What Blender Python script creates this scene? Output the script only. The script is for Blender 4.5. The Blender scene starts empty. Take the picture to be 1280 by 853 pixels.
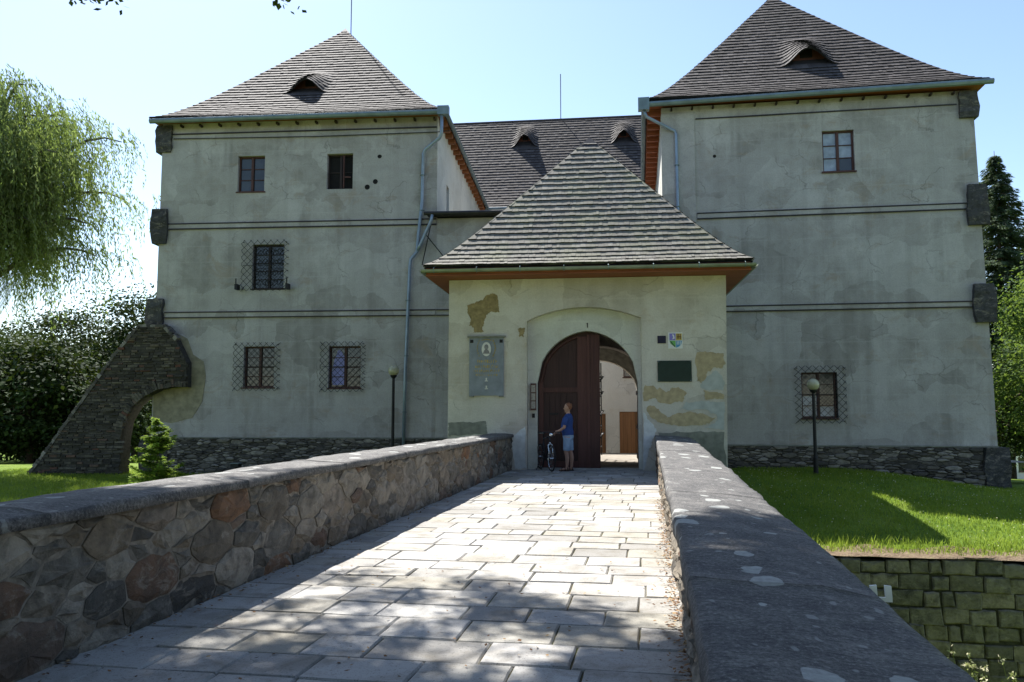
import bpy, bmesh, math, random
import numpy as np
from mathutils import Vector, Matrix, noise as mnoise

rnd = random.Random(7)
rng = np.random.default_rng(11)
C = bpy.context.scene.collection
SC = bpy.context.scene
PI = math.pi
def R(d): return math.radians(d)

# ------------------------------------------------------------------ camera
cam = bpy.data.cameras.new('camera'); camo = bpy.data.objects.new('camera', cam); C.objects.link(camo)
cam.sensor_width = 36.0; cam.lens = 28.0; cam.clip_start = 0.05; cam.clip_end = 3000
camo.location = (0, 0, 1.6)
camo.rotation_euler = (R(90 + 5.1), 0, R(9.55))
SC.camera = camo
# ------------------------------------------------------------------ light
SUN = Vector((-0.475, 0.585, 1.0)).normalized()       # towards the sun
EL = math.asin(SUN.z)
w = bpy.data.worlds.new('World'); SC.world = w; w.use_nodes = True
wn = w.node_tree; bg = wn.nodes['Background']
sky = wn.nodes.new('ShaderNodeTexSky'); sky.sky_type = 'NISHITA'; sky.sun_disc = False
sky.sun_elevation = EL; sky.sun_rotation = math.atan2(SUN.x, SUN.y)
sky.air_density = 1.0; sky.dust_density = 0.5; sky.ozone_density = 1.3
wn.links.new(sky.outputs[0], bg.inputs[0]); bg.inputs[1].default_value = 0.10
sl = bpy.data.lights.new('sun', 'SUN'); sl.energy = 5.0; sl.angle = R(0.5); sl.color = (1.0, 0.965, 0.91)
so = bpy.data.objects.new('sun', sl); C.objects.link(so)
so.rotation_euler = SUN.to_track_quat('Z', 'Y').to_euler()
SC.view_settings.view_transform = 'Standard'; SC.view_settings.look = 'None'
SC.view_settings.exposure = 1.25; SC.view_settings.gamma = 1.0
SC.render.engine = 'CYCLES'
SC.cycles.max_bounces = 8; SC.cycles.diffuse_bounces = 4; SC.cycles.transparent_max_bounces = 8

# ------------------------------------------------------------------ material helpers
class M:
    def __init__(s, name, rough=0.85, spec=0.3):
        s.m = bpy.data.materials.new(name); s.m.use_nodes = True
        s.nt = s.m.node_tree; s.b = s.nt.nodes['Principled BSDF']
        s.b.inputs['Roughness'].default_value = rough
        s.b.inputs['Specular IOR Level'].default_value = spec
        s.tc = None
    def n(s, t, **k):
        x = s.nt.nodes.new('ShaderNode' + t)
        for a, v in k.items(): setattr(x, a, v)
        return x
    def l(s, a, b): s.nt.links.new(a, b)
    def put(s, sock, v):
        if hasattr(v, 'is_linked') or isinstance(v, bpy.types.NodeSocket): s.l(v, sock)
        elif isinstance(v, (tuple, list)): sock.default_value = (*v[:3], 1.0) if len(sock.default_value) == 4 else v
        else: sock.default_value = v
    def co(s, scale=(1, 1, 1), rot=(0, 0, 0)):
        if s.tc is None: s.tc = s.n('TexCoord')
        if scale == (1, 1, 1) and rot == (0, 0, 0): return s.tc.outputs['Object']
        mp = s.n('Mapping'); s.l(s.tc.outputs['Object'], mp.inputs[0])
        mp.inputs['Scale'].default_value = scale; mp.inputs['Rotation'].default_value = rot
        return mp.outputs[0]
    def noise(s, scale, detail=4, rough=0.55, co=None, dist=0.0):
        x = s.n('TexNoise'); s.l(co or s.co(), x.inputs['Vector'])
        x.inputs['Scale'].default_value = scale; x.inputs['Detail'].default_value = detail
        x.inputs['Roughness'].default_value = rough; x.inputs['Distortion'].default_value = dist
        return x.outputs['Fac']
    def vor(s, scale, co=None, feature='F1', out='Distance', rand=1.0):
        x = s.n('TexVoronoi', feature=feature); s.l(co or s.co(), x.inputs['Vector'])
        x.inputs['Scale'].default_value = scale; x.inputs['Randomness'].default_value = rand
        return x.outputs[out]
    def ramp(s, fac, stops, interp='LINEAR'):
        x = s.n('ValToRGB'); x.color_ramp.interpolation = interp
        e = x.color_ramp.elements
        while len(e) < len(stops): e.new(0.5)
        for i, (p, c) in enumerate(stops):
            e[i].position = p
            e[i].color = (*c, 1) if isinstance(c, (tuple, list)) else (c, c, c, 1)
        s.put(x.inputs[0], fac); return x.outputs[0]
    def mix(s, fac, a, b, mode='MIX'):
        x = s.n('Mix', data_type='RGBA', blend_type=mode)
        s.put(x.inputs[0], fac); s.put(x.inputs[6], a); s.put(x.inputs[7], b); return x.outputs[2]
    def math(s, op, a, b=0.0):
        x = s.n('Math', operation=op); s.put(x.inputs[0], a); s.put(x.inputs[1], b); return x.outputs[0]
    def tint(s): 
        x = s.n('Attribute', attribute_name='tint'); return x.outputs['Fac']
    def orand(s):
        x = s.n('ObjectInfo'); return x.outputs['Random']
    def sep(s, co=None):
        x = s.n('SeparateXYZ'); s.l(co or s.co(), x.inputs[0]); return x.outputs
    def color(s, v): s.put(s.b.inputs['Base Color'], v); return s
    def bump(s, h, strength=0.3, dist=0.02):
        x = s.n('Bump'); x.inputs['Strength'].default_value = strength; x.inputs['Distance'].default_value = dist
        s.put(x.inputs['Height'], h); s.l(x.outputs[0], s.b.inputs['Normal']); return s
    def rough(s, v): s.put(s.b.inputs['Roughness'], v); return s
    def metal(s, v): s.put(s.b.inputs['Metallic'], v); return s

def simple(name, col, rough=0.7, metal=0.0, spec=0.3, var=0.25, scale=6.0):
    a = M(name, rough, spec)
    f = a.noise(scale, 5)
    lo = tuple(c * (1 - var) for c in col); hi = tuple(min(1, c * (1 + var)) for c in col)
    a.color(a.ramp(f, [(0.3, lo), (0.7, hi)])).metal(metal)
    return a.m

# ---- castle render: grey-green lime plaster with rain streaks, patched bays and fine pitting
def make_plaster(name, c_lo, c_mid, c_hi, brown, vstreak=0.5):
    a = M(name, 0.92, 0.15)
    big = a.noise(0.35, 6, 0.62)
    mid = a.noise(1.6, 6, 0.65, dist=0.4)
    col = a.ramp(a.math('ADD', a.math('MULTIPLY', big, 0.6), a.math('MULTIPLY', mid, 0.4)),
                 [(0.37, c_lo), (0.5, c_mid), (0.60, c_hi)])
    st = a.noise(1.0, 5, 0.6, a.co((2.2, 2.2, 0.14)))                # rain streaks run down
    col = a.mix(a.ramp(st, [(0.48, 0.0), (0.72, vstreak)]), col, tuple(c * 0.72 for c in c_lo))
    st2 = a.noise(1.0, 4, 0.5, a.co((0.9, 0.9, 0.10)))
    col = a.mix(a.ramp(st2, [(0.55, 0.0), (0.68, 0.35)]), col, c_hi)
    br = a.noise(0.9, 8, 0.7, a.co((1, 1, 1.4)), 0.8)
    col = a.mix(a.ramp(br, [(0.55, 0.0), (0.64, 0.55)]), col, brown)
    bk = a.n('TexBrick'); a.l(a.co((1, 1, 1), (R(90), 0, 0)), bk.inputs[0])   # scaffold-lift joints
    bk.inputs['Scale'].default_value = 0.42; bk.inputs['Mortar Size'].default_value = 0.016
    bk.inputs['Mortar Smooth'].default_value = 0.9
    bk.inputs['Color1'].default_value = (0, 0, 0, 1); bk.inputs['Color2'].default_value = (0.25, 0.25, 0.25, 1); bk.inputs['Mortar'].default_value = (1, 1, 1, 1)
    col = a.mix(a.math('MULTIPLY', bk.outputs[0], 0.28), col, c_hi)
    nd = a.n('TexNoise'); a.l(a.co(), nd.inputs[0]); nd.inputs['Scale'].default_value = 1.1; nd.inputs['Detail'].default_value = 7
    sd = a.n('VectorMath', operation='SCALE'); a.l(nd.outputs['Color'], sd.inputs[0]); sd.inputs['Scale'].default_value = 1.3
    ad = a.n('VectorMath', operation='ADD'); a.l(a.co((1.0, 1.0, 1.5)), ad.inputs[0]); a.l(sd.outputs[0], ad.inputs[1])
    vb = a.vor(0.75, ad.outputs[0], out='Color', rand=0.9)
    edge = a.noise(2.2, 6, 0.7)
    vs_ = a.n('SeparateXYZ'); a.l(vb, vs_.inputs[0])
    pm = a.ramp(a.math('ADD', a.math('MULTIPLY', vs_.outputs[0], 0.6), a.math('MULTIPLY', edge, 0.5)), [(0.46, 0.0), (0.74, 0.34)])
    col = a.mix(pm, col, tuple(c * 0.8 for c in c_lo))
    pm2 = a.ramp(a.math('ADD', a.math('MULTIPLY', vs_.outputs[1], 0.6), a.math('MULTIPLY', edge, 0.5)), [(0.52, 0.0), (0.72, 0.40)])
    col = a.mix(pm2, col, c_hi)
    ck = a.vor(0.55, ad.outputs[0], feature='DISTANCE_TO_EDGE')
    ckm = a.math('MULTIPLY', a.ramp(ck, [(0.0, 1.0), (0.012, 0.0)]), a.ramp(a.noise(0.7, 3), [(0.50, 0.0), (0.60, 0.55)]))
    col = a.mix(ckm, col, tuple(c * 0.45 for c in c_lo))
    fine = a.noise(24, 4, 0.7)
    col = a.mix(a.ramp(fine, [(0.35, 0.22), (0.55, 0.0)]), col, tuple(c * 0.6 for c in c_lo))
    a.color(col)
    a.bump(a.math('ADD', a.math('MULTIPLY', mid, 0.8), a.math('MULTIPLY', fine, 0.2)), 0.5, 0.03)
    return a.m
MAT = {}
MAT['plaster'] = make_plaster('castle_plaster', (0.262, 0.242, 0.220), (0.395, 0.372, 0.350), (0.50, 0.478, 0.455), (0.33, 0.262, 0.195), 0.6)
MAT['plaster_gate'] = make_plaster('gatehouse_plaster', (0.41, 0.37, 0.31), (0.545, 0.505, 0.435), (0.62, 0.59, 0.525), (0.44, 0.36, 0.25), 0.35)
MAT['plaster_white'] = make_plaster('pale_plaster', (0.50, 0.50, 0.45), (0.60, 0.60, 0.54), (0.66, 0.66, 0.60), (0.45, 0.42, 0.34), 0.2)
MAT['plaster_cream'] = make_plaster('cream_plaster', (0.72, 0.68, 0.60), (0.80, 0.76, 0.68), (0.84, 0.81, 0.74), (0.58, 0.50, 0.38), 0.15)
MAT['patch_tan'] = simple('exposed_tan_render', (0.26, 0.20, 0.10), 0.95, var=0.3, scale=9)
MAT['patch_ochre'] = simple('ochre_render', (0.40, 0.325, 0.20), 0.95, var=0.22, scale=7)
MAT['patch_blue'] = simple('repaired_grey_render', (0.40, 0.42, 0.40), 0.95, var=0.15, scale=5)
MAT['patch_grey'] = simple('cement_base', (0.20, 0.20, 0.17), 0.95, var=0.3, scale=5)
MAT['patch_white'] = simple('lime_wash', (0.55, 0.57, 0.56), 0.95, var=0.15, scale=6)

def make_shingle(name, stops, moss=None):
    a = M(name, 0.8, 0.25)
    col = a.ramp(a.tint(), [(0.0, (0.012, 0.011, 0.011)), (0.06, (0.014, 0.013, 0.013))] + [(0.1 + .9 * p, c) for p, c in stops])  # near-black low stops paint shade onto the shingle butts
    g = a.noise(1.0, 4, 0.6, a.co((40, 40, 5)))
    col = a.mix(a.ramp(g, [(0.35, 0.35), (0.6, 0.0)]), col, (0.03, 0.026, 0.026))
    if moss:
        col = a.mix(a.ramp(a.noise(0.8, 6, 0.7), [(0.45, 0.0), (0.7, 0.6)]), col, moss)
    a.color(col).bump(g, 0.4, 0.01)
    return a.m
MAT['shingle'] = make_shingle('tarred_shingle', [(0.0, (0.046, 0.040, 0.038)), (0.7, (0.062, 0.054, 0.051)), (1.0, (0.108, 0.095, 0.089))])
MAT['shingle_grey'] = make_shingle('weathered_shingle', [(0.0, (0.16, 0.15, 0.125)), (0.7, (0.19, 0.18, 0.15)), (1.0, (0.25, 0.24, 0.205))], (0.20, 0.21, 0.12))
MAT['underlay'] = simple('roof_boards', (0.03, 0.027, 0.027), 0.95)
MAT['zinc'] = simple('weathered_zinc', (0.17, 0.22, 0.235), 0.5, 0.35, 0.4, 0.2, 3)
MAT['zinc_blue'] = simple('blue_grey_downpipe', (0.25, 0.31, 0.38), 0.4, 0.4, 0.4, 0.15, 3)
MAT['zinc_green'] = simple('greenish_gutter_metal', (0.24, 0.27, 0.22), 0.5, 0.35, 0.4, 0.2, 3)
MAT['lead'] = simple('dark_sheet_metal', (0.035, 0.032, 0.035), 0.5, 0.2)
MAT['iron'] = simple('black_iron', (0.018, 0.018, 0.02), 0.5, 0.3)

def make_wood(name, col, axis=(14, 14, 0.8), rough=0.65, var=0.45):
    a = M(name, rough, 0.3)
    g = a.noise(1.0, 6, 0.65, a.co(axis), 0.6)
    rr = a.math('ADD', a.math('MULTIPLY', g, 0.75), a.math('MULTIPLY', a.orand(), 0.25))
    a.color(a.ramp(rr, [(0.25, tuple(c * (1 - var) for c in col)), (0.75, tuple(min(1, c * (1 + var)) for c in col))]))
    a.bump(g, 0.3, 0.01)
    return a.m
MAT['soffit'] = make_wood('red_brown_soffit', (0.30, 0.115, 0.045), (1.0, 12, 12))
MAT['soffit_red'] = make_wood('rust_red_eaves_board', (0.24, 0.075, 0.035), (1.0, 12, 12))
MAT['door_wood'] = make_wood('dark_brown_gate_wood', (0.070, 0.027, 0.023), rough=0.5)
MAT['door_wood2'] = make_wood('dark_brown_gate_panel', (0.046, 0.020, 0.018), rough=0.5)
MAT['brown_door'] = make_wood('varnished_brown_door', (0.29, 0.135, 0.055), rough=0.45)
MAT['win_wood'] = make_wood('brown_window_wood', (0.075, 0.032, 0.025), (6, 6, 2), 0.55)
MAT['win_dark'] = make_wood('blackened_window_wood', (0.030, 0.020, 0.018), (6, 6, 2), 0.6)

def make_glass(name, col, rough=0.06):
    a = M(name, rough, 0.6)
    a.color(a.ramp(a.noise(2.5, 3), [(0.3, tuple(c * 0.6 for c in col)), (0.7, tuple(c * 1.3 for c in col))]))
    a.bump(a.noise(3.0, 2), 0.06, 0.02)
    return a.m
MAT['glass'] = make_glass('dark_window_glass', (0.030, 0.034, 0.036))
MAT['glass_blue'] = make_glass('window_glass_with_net_curtain', (0.30, 0.34, 0.40), 0.12)
MAT['curtain_lilac'] = simple('lilac_curtain', (0.32, 0.32, 0.62), 0.7, var=0.12)
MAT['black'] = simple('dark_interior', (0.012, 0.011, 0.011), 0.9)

# ---- stones
def make_stone(name, stops, bumps=0.8, mossy=None, fine=True):
    a = M(name, 0.9, 0.2)
    r = a.orand()
    tone = a.ramp(r, stops)
    f = a.noise(5.0, 8, 0.7, dist=0.5)
    col = a.mix(a.ramp(f, [(0.32, 0.8), (0.6, 0.0)]), tone, (0.03, 0.027, 0.024))
    s2 = a.noise(3.4, 8, 0.75, a.co((1, 1, 2)), 0.8)
    col = a.mix(a.ramp(s2, [(0.53, 0.0), (0.66, 0.6)]), col, (0.36, 0.315, 0.25))
    if mossy:
        col = a.mix(a.ramp(a.noise(1.3, 6, 0.7), [(0.46, 0.0), (0.68, 0.6)]), col, mossy)
    a.color(a.mix(0.10, col, (0.34, 0.29, 0.22)) if name == 'parapet_stone' else col).bump(a.noise(9.0, 9, 0.72, dist=0.3), bumps, 0.06)
    return a.m
STONE_STOPS = [(0.0, (0.060, 0.057, 0.053)), (0.22, (0.19, 0.17, 0.14)), (0.40, (0.40, 0.345, 0.27)), (0.55, (0.13, 0.112, 0.09)),
               (0.70, (0.21, 0.16, 0.108)), (0.84, (0.33, 0.285, 0.225)), (0.92, (0.13, 0.075, 0.05)), (1.0, (0.22, 0.105, 0.05))]
MAT['stone'] = make_stone('parapet_stone', STONE_STOPS)
MAT['moss_stone'] = make_stone('mossy_block', [(0.0, (0.14, 0.128, 0.10)), (0.5, (0.22, 0.197, 0.155)), (1.0, (0.34, 0.29, 0.22))], 0.8, (0.165, 0.142, 0.11))
MAT['mortar'] = simple('lime_mortar', (0.185, 0.158, 0.125), 0.95, var=0.5, scale=14)
MAT['mortar_dark'] = simple('dark_joint', (0.05, 0.047, 0.035), 0.95, var=0.4, scale=14)
MAT['corner'] = make_stone('slate_grey_corner_stone', [(0.0, (0.060, 0.059, 0.060)), (1.0, (0.10, 0.097, 0.095))], 1.0)

def make_rubble(name, stops):
    a = M(name, 0.92, 0.2)
    f = a.noise(7.0, 7, 0.7)
    col = a.mix(a.ramp(f, [(0.3, 0.6), (0.6, 0.0)]), a.ramp(a.tint(), stops), (0.02, 0.019, 0.018))
    a.color(col).bump(f, 0.7, 0.03)
    return a.m
MAT['rubble'] = make_rubble('rubble_plinth_stone', [(0, (0.075, 0.068, 0.06)), (0.6, (0.18, 0.16, 0.135)), (1, (0.36, 0.325, 0.28))])
MAT['rubble_dark'] = make_rubble('dark_buttress_stone', [(0, (0.04, 0.036, 0.029)), (0.6, (0.10, 0.088, 0.07)), (0.9, (0.16, 0.14, 0.105)), (1, (0.15, 0.062, 0.042))])
MAT['rubble_back'] = simple('rubble_joint', (0.055, 0.05, 0.043), 0.95, var=0.4, scale=12)

# coping slabs: dark slate with worn grain and pale lichen discs
a = M('slate_coping', 0.72, 0.35)
f = a.noise(3.0, 8, 0.7); gr = a.noise(1.0, 6, 0.75, a.co((7, 34, 34)), 0.5)
col = a.ramp(f, [(0.32, (0.070, 0.067, 0.066)), (0.52, (0.135, 0.128, 0.120)), (0.70, (0.24, 0.225, 0.205))])
col = a.mix(a.ramp(gr, [(0.36, 0.7), (0.58, 0.0)]), col, (0.030, 0.029, 0.031))
gr2 = a.noise(48, 6, 0.8)
col = a.mix(a.ramp(gr2, [(0.36, 0.85), (0.49, 0.0)]), col, (0.022, 0.021, 0.022))
col = a.mix(a.ramp(gr2, [(0.54, 0.0), (0.66, 0.6)]), col, (0.34, 0.33, 0.305))
x = a.n('TexVoronoi', voronoi_dimensions='2D')
vv = a.n('VectorMath', operation='ADD'); nz = a.n('TexNoise'); a.l(a.co(), nz.inputs[0]); nz.inputs['Scale'].default_value = 7
sc_ = a.n('VectorMath', operation='SCALE'); a.l(nz.outputs['Color'], sc_.inputs[0]); sc_.inputs['Scale'].default_value = 0.10
a.l(a.co((1, 0.75, 0.0)), vv.inputs[0]); a.l(sc_.outputs[0], vv.inputs[1]); a.l(vv.outputs[0], x.inputs['Vector'])
x.inputs['Scale'].default_value = 3.0
xs = a.sep(x.outputs['Color'])
thr = a.math('MULTIPLY', a.math('SUBTRACT', xs[0], 0.50), 0.62)
lich = a.ramp(a.math('SUBTRACT', thr, x.outputs['Distance']), [(0.0, 0.0), (0.012, 1.0)])
col = a.mix(a.math('MULTIPLY', lich, 0.85), col, a.ramp(a.noise(30, 4), [(0.3, (0.30, 0.31, 0.29)), (0.7, (0.46, 0.47, 0.44))]))
x2 = a.n('TexVoronoi', voronoi_dimensions='2D'); a.l(vv.outputs[0], x2.inputs['Vector']); x2.inputs['Scale'].default_value = 9.0
x2s = a.sep(x2.outputs['Color'])
l2 = a.ramp(a.math('SUBTRACT', a.math('MULTIPLY', a.math('SUBTRACT', x2s[1], 0.72), 0.9), x2.outputs['Distance']), [(0.0, 0.0), (0.06, 1.0)])
col = a.mix(a.math('MULTIPLY', l2, 0.6), col, (0.34, 0.345, 0.32))
a.color(col).bump(a.math('ADD', a.math('MULTIPLY', f, 0.7), a.math('ADD', a.math('MULTIPLY', gr, 0.35), a.math('MULTIPLY', gr2, 0.12))), 0.9, 0.05)
MAT['coping'] = a.m

# paving: light granite setts with speckle and dirt
a = M('granite_slab', 0.82, 0.3)
tone = a.ramp(a.orand(), [(0.0, (0.25, 0.24, 0.22)), (0.35, (0.40, 0.385, 0.36)), (0.6, (0.31, 0.29, 0.24)), (0.8, (0.48, 0.465, 0.435)), (1.0, (0.33, 0.32, 0.30))])
sp = a.math('ADD', a.math('MULTIPLY', a.noise(95, 3, 0.75), .55), a.math('MULTIPLY', a.noise(34, 5, 0.75), .45)); dirt = a.noise(2.6, 7, 0.68, dist=0.6)
col = a.mix(a.ramp(sp, [(0.36, 0.85), (0.47, 0.0)]), tone, (0.07, 0.066, 0.06))
col = a.mix(a.ramp(sp, [(0.6, 0.0), (0.75, 0.5)]), col, (0.62, 0.61, 0.58))
col = a.mix(a.ramp(dirt, [(0.47, 0.0), (0.68, 0.65)]), col, (0.15, 0.128, 0.092))
a.color(col).bump(a.math('ADD', a.math('MULTIPLY', sp, 0.35), dirt), 0.5, 0.015)
MAT['slab'] = a.m
a = M('mossy_joint_soil', 0.95, 0.1)
a.color(a.ramp(a.noise(1.2, 7, 0.7), [(0.35, (0.07, 0.055, 0.038)), (0.55, (0.085, 0.08, 0.04)), (0.7, (0.10, 0.12, 0.035))])).bump(a.noise(40, 5), 0.8, 0.02)
MAT['joint'] = a.m
a = M('trodden_floor', 0.9, 0.2)
a.color(a.ramp(a.noise(3, 7, 0.7), [(0.3, (0.16, 0.14, 0.115)), (0.7, (0.32, 0.29, 0.25))])).bump(a.noise(14, 6), 0.5, 0.02)
MAT['floor'] = a.m
a = M('litter_leaf', 0.8, 0.2); a.color(a.ramp(a.tint(), [(0, (0.10, 0.05, 0.025)), (0.5, (0.23, 0.12, 0.055)), (1, (0.36, 0.25, 0.12))]))
MAT['litter'] = a.m

# lawn
a = M('lawn_turf', 0.95, 0.1)
f = a.noise(0.6, 8, 0.7); f2 = a.noise(18, 5, 0.7)
col = a.ramp(f, [(0.3, (0.075, 0.14, 0.020)), (0.55, (0.16, 0.23, 0.03)), (0.75, (0.24, 0.26, 0.07))])
col = a.mix(a.ramp(f2, [(0.35, 0.5), (0.6, 0)]), col, (0.03, 0.06, 0.012))
a.color(col).bump(f2, 0.8, 0.05)
MAT['turf'] = a.m
a = M('bare_soil', 0.95, 0.1)
a.color(a.ramp(a.noise(5, 8, 0.7), [(0.3, (0.10, 0.07, 0.045)), (0.55, (0.20, 0.15, 0.10)), (0.75, (0.16, 0.17, 0.07))])).bump(a.noise(22, 6), 0.9, 0.04)
MAT['soil'] = a.m
a = M('far_wooded_hill', 0.95, 0.1)
f = a.noise(0.22, 8, 0.75); a.color(a.ramp(f, [(0.3, (0.02, 0.04, 0.02)), (0.7, (0.06, 0.09, 0.035))])).bump(f, 1.0, 4.0)
MAT['hill'] = a.m

def leaf_mat(name, stops, trans=0.35, rough=0.75):
    a = M(name, rough, 0.12)
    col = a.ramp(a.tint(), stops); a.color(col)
    t = a.n('BsdfTranslucent'); a.put(t.inputs[0], a.mix(0.5, col, (0.30, 0.42, 0.05), 'MIX'))
    mx = a.n('MixShader'); mx.inputs[0].default_value = trans
    out = a.nt.nodes['Material Output']
    a.l(a.b.outputs[0], mx.inputs[1]); a.l(t.outputs[0], mx.inputs[2]); a.l(mx.outputs[0], out.inputs[0])
    return a.m
MAT['grass'] = leaf_mat('grass_blade', [(0, (0.075, 0.145, 0.018)), (0.6, (0.22, 0.28, 0.035)), (0.9, (0.33, 0.36, 0.07)), (1, (0.40, 0.38, 0.15))], 0.55)
MAT['leaf_willow'] = leaf_mat('willow_leaf', [(0, (0.09, 0.125, 0.05)), (0.5, (0.155, 0.195, 0.085)), (1, (0.30, 0.33, 0.20))], 0.5)
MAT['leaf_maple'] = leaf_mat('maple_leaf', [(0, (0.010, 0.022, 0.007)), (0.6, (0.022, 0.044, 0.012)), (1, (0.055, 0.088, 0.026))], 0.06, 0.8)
MAT['leaf_lime'] = leaf_mat('broad_leaf', [(0, (0.04, 0.075, 0.018)), (0.6, (0.075, 0.13, 0.03)), (1, (0.13, 0.18, 0.05))], 0.35)
MAT['leaf_fir'] = leaf_mat('young_fir_needle', [(0, (0.08, 0.16, 0.02)), (0.5, (0.16, 0.26, 0.035)), (1, (0.34, 0.40, 0.08))], 0.45)
MAT['leaf_spruce'] = leaf_mat('spruce_needle', [(0, (0.020, 0.042, 0.024)), (1, (0.07, 0.10, 0.055))], 0.15)
MAT['weed'] = leaf_mat('dry_weed', [(0, (0.14, 0.17, 0.05)), (0.7, (0.28, 0.28, 0.12)), (1, (0.60, 0.56, 0.40))], 0.3)
MAT['bark'] = simple('bark', (0.075, 0.058, 0.042), 0.95, var=0.5, scale=9)
MAT['bark_grey'] = simple('grey_bark', (0.11, 0.10, 0.085), 0.95, var=0.5, scale=9)

# ------------------------------------------------------------------ mesh builder
class MB:
    def __init__(s): s.v = []; s.f = []; s.t = []; s.smooth = False
    def add(s, vs, fs, tint=0.5):
        o = len(s.v); s.v.extend(tuple(q) for q in vs)
        for f in fs: s.f.append(tuple(o + i for i in f)); s.t.append(tint)
        return s
    def quad(s, a, b, c, d, tint=0.5): return s.add([a, b, c, d], [(0, 1, 2, 3)], tint)
    def box(s, u0, u1, v0, v1, z0, z1, tint=0.5):
        vs = [(u0, v0, z0), (u1, v0, z0), (u1, v1, z0), (u0, v1, z0), (u0, v0, z1), (u1, v0, z1), (u1, v1, z1), (u0, v1, z1)]
        return s.add(vs, [(3, 2, 1, 0), (4, 5, 6, 7), (0, 1, 5, 4), (1, 2, 6, 5), (2, 3, 7, 6), (3, 0, 4, 7)], tint)
    def prism(s, poly, v0, v1, tint=0.5):            # poly of (u, z), pushed back along v
        n = len(poly)
        ar = sum(poly[i][0] * poly[(i + 1) % n][1] - poly[(i + 1) % n][0] * poly[i][1] for i in range(n))
        if ar < 0: poly = poly[::-1]
        vs = [(u, v0, z) for u, z in poly] + [(u, v1, z) for u, z in poly]
        fs = [tuple(range(n)), tuple(range(2 * n - 1, n - 1, -1))] + [(i, n + i, n + (i + 1) % n, (i + 1) % n) for i in range(n)]
        return s.add(vs, fs, tint)
    def slab(s, poly, z0, z1, tint=0.5):             # poly of (x, y)
        n = len(poly)
        ar = sum(poly[i][0] * poly[(i + 1) % n][1] - poly[(i + 1) % n][0] * poly[i][1] for i in range(n))
        if ar < 0: poly = poly[::-1]
        vs = [(x, y, z0) for x, y in poly] + [(x, y, z1) for x, y in poly]
        return s.add(vs, [tuple(range(n - 1, -1, -1)), tuple(range(n, 2 * n))] + [(i, (i + 1) % n, n + (i + 1) % n, n + i) for i in range(n)], tint)
    def tube(s, pts, r, n=8, closed=False, cap=True, tint=0.5):
        P = [Vector(p) for p in pts]; m = len(P)
        rs = r if isinstance(r, (list, tuple)) else [r] * m
        rings = []; up = None
        for i in range(m):
            if closed: t = (P[(i + 1) % m] - P[i - 1])
            else: t = P[min(i + 1, m - 1)] - P[max(i - 1, 0)]
            t = t.normalized() if t.length > 1e-9 else Vector((0, 0, 1))
            if up is None:
                up = Vector((0, 0, 1)) if abs(t.z) < 0.9 else Vector((1, 0, 0))
            a = (up - t * up.dot(t))
            if a.length < 1e-6: a = t.orthogonal()
            a.normalize(); b = t.cross(a); up = a
            rings.append([P[i] + (a * math.cos(2 * PI * k / n) + b * math.sin(2 * PI * k / n)) * rs[i] for k in range(n)])
        vs = [q for rg in rings for q in rg]; fs = []
        for i in range(m if closed else m - 1):
            j = (i + 1) % m
            for k in range(n):
                k2 = (k + 1) % n
                fs.append((i * n + k, i * n + k2, j * n + k2, j * n + k))
        if cap and not closed:
            fs.append(tuple(range(n - 1, -1, -1))); fs.append(tuple((m - 1) * n + k for k in range(n)))
        return s.add(vs, fs, tint)
    def lathe(s, prof, c, n=16, tint=0.5, axis='z'):
        vs = []; fs = []; m = len(prof)
        for r, z in prof:
            for k in range(n):
                p = (r * math.cos(2 * PI * k / n), r * math.sin(2 * PI * k / n), z)
                if axis == 'y': p = (p[0], p[2], p[1])
                if axis == 'x': p = (p[2], p[0], p[1])
                vs.append((c[0] + p[0], c[1] + p[1], c[2] + p[2]))
        for i in range(m - 1):
            for k in range(n):
                k2 = (k + 1) % n; fs.append((i * n + k, i * n + k2, (i + 1) * n + k2, (i + 1) * n + k))
        fs.append(tuple(range(n - 1, -1, -1))); fs.append(tuple((m - 1) * n + k for k in range(n)))
        return s.add(vs, fs, tint)
    def mesh(s, name, off=None):
        me = bpy.data.meshes.new(name)
        vs = s.v if off is None else [(x - off[0], y - off[1], z - off[2]) for x, y, z in s.v]
        me.from_pydata(vs, [], s.f)
        at = me.attributes.new('tint', 'FLOAT', 'FACE'); at.data.foreach_set('value', s.t)
        me.update(); me.validate()
        return me

OFF = {}
def _finish(o, mat, parent, kind=None, label=None, cat=None, group=None, smooth=False):
    if mat is not None: o.data.materials.append(mat if not isinstance(mat, str) else MAT[mat])
    C.objects.link(o)
    if parent is not None: o.parent = parent; OFF[o.name] = OFF.get(parent.name)
    if kind: o['kind'] = kind
    if label: o['label'] = label
    if cat: o['category'] = cat
    if group: o['group'] = group
    if smooth:
        o.data.polygons.foreach_set('use_smooth', [True] * len(o.data.polygons))
    return o
def obj(name, mb, mat, parent=None, kind=None, label=None, cat=None, group=None, smooth=False):
    off = OFF.get(parent.name) if parent is not None else None
    return _finish(bpy.data.objects.new(name, mb.mesh(name, off)), mat, parent, kind, label, cat, group, smooth)
def thing(name, label, cat, origin=(0, 0, 0), rot=0.0, base=(0, 0, 0), group=None):
    """An Empty at the thing's base. Its parts are modelled in the frame (origin, rot) and hang from the base point."""
    o = bpy.data.objects.new(name, None); C.objects.link(o)
    b = Matrix.Rotation(R(rot), 4, 'Z') @ Vector(base)
    o.location = Vector(origin) + b; o.rotation_euler = (0, 0, R(rot)); o.empty_display_size = 0.3
    o['label'] = label; o['category'] = cat
    if group: o['group'] = group
    OFF[o.name] = tuple(base)
    return o

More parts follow.
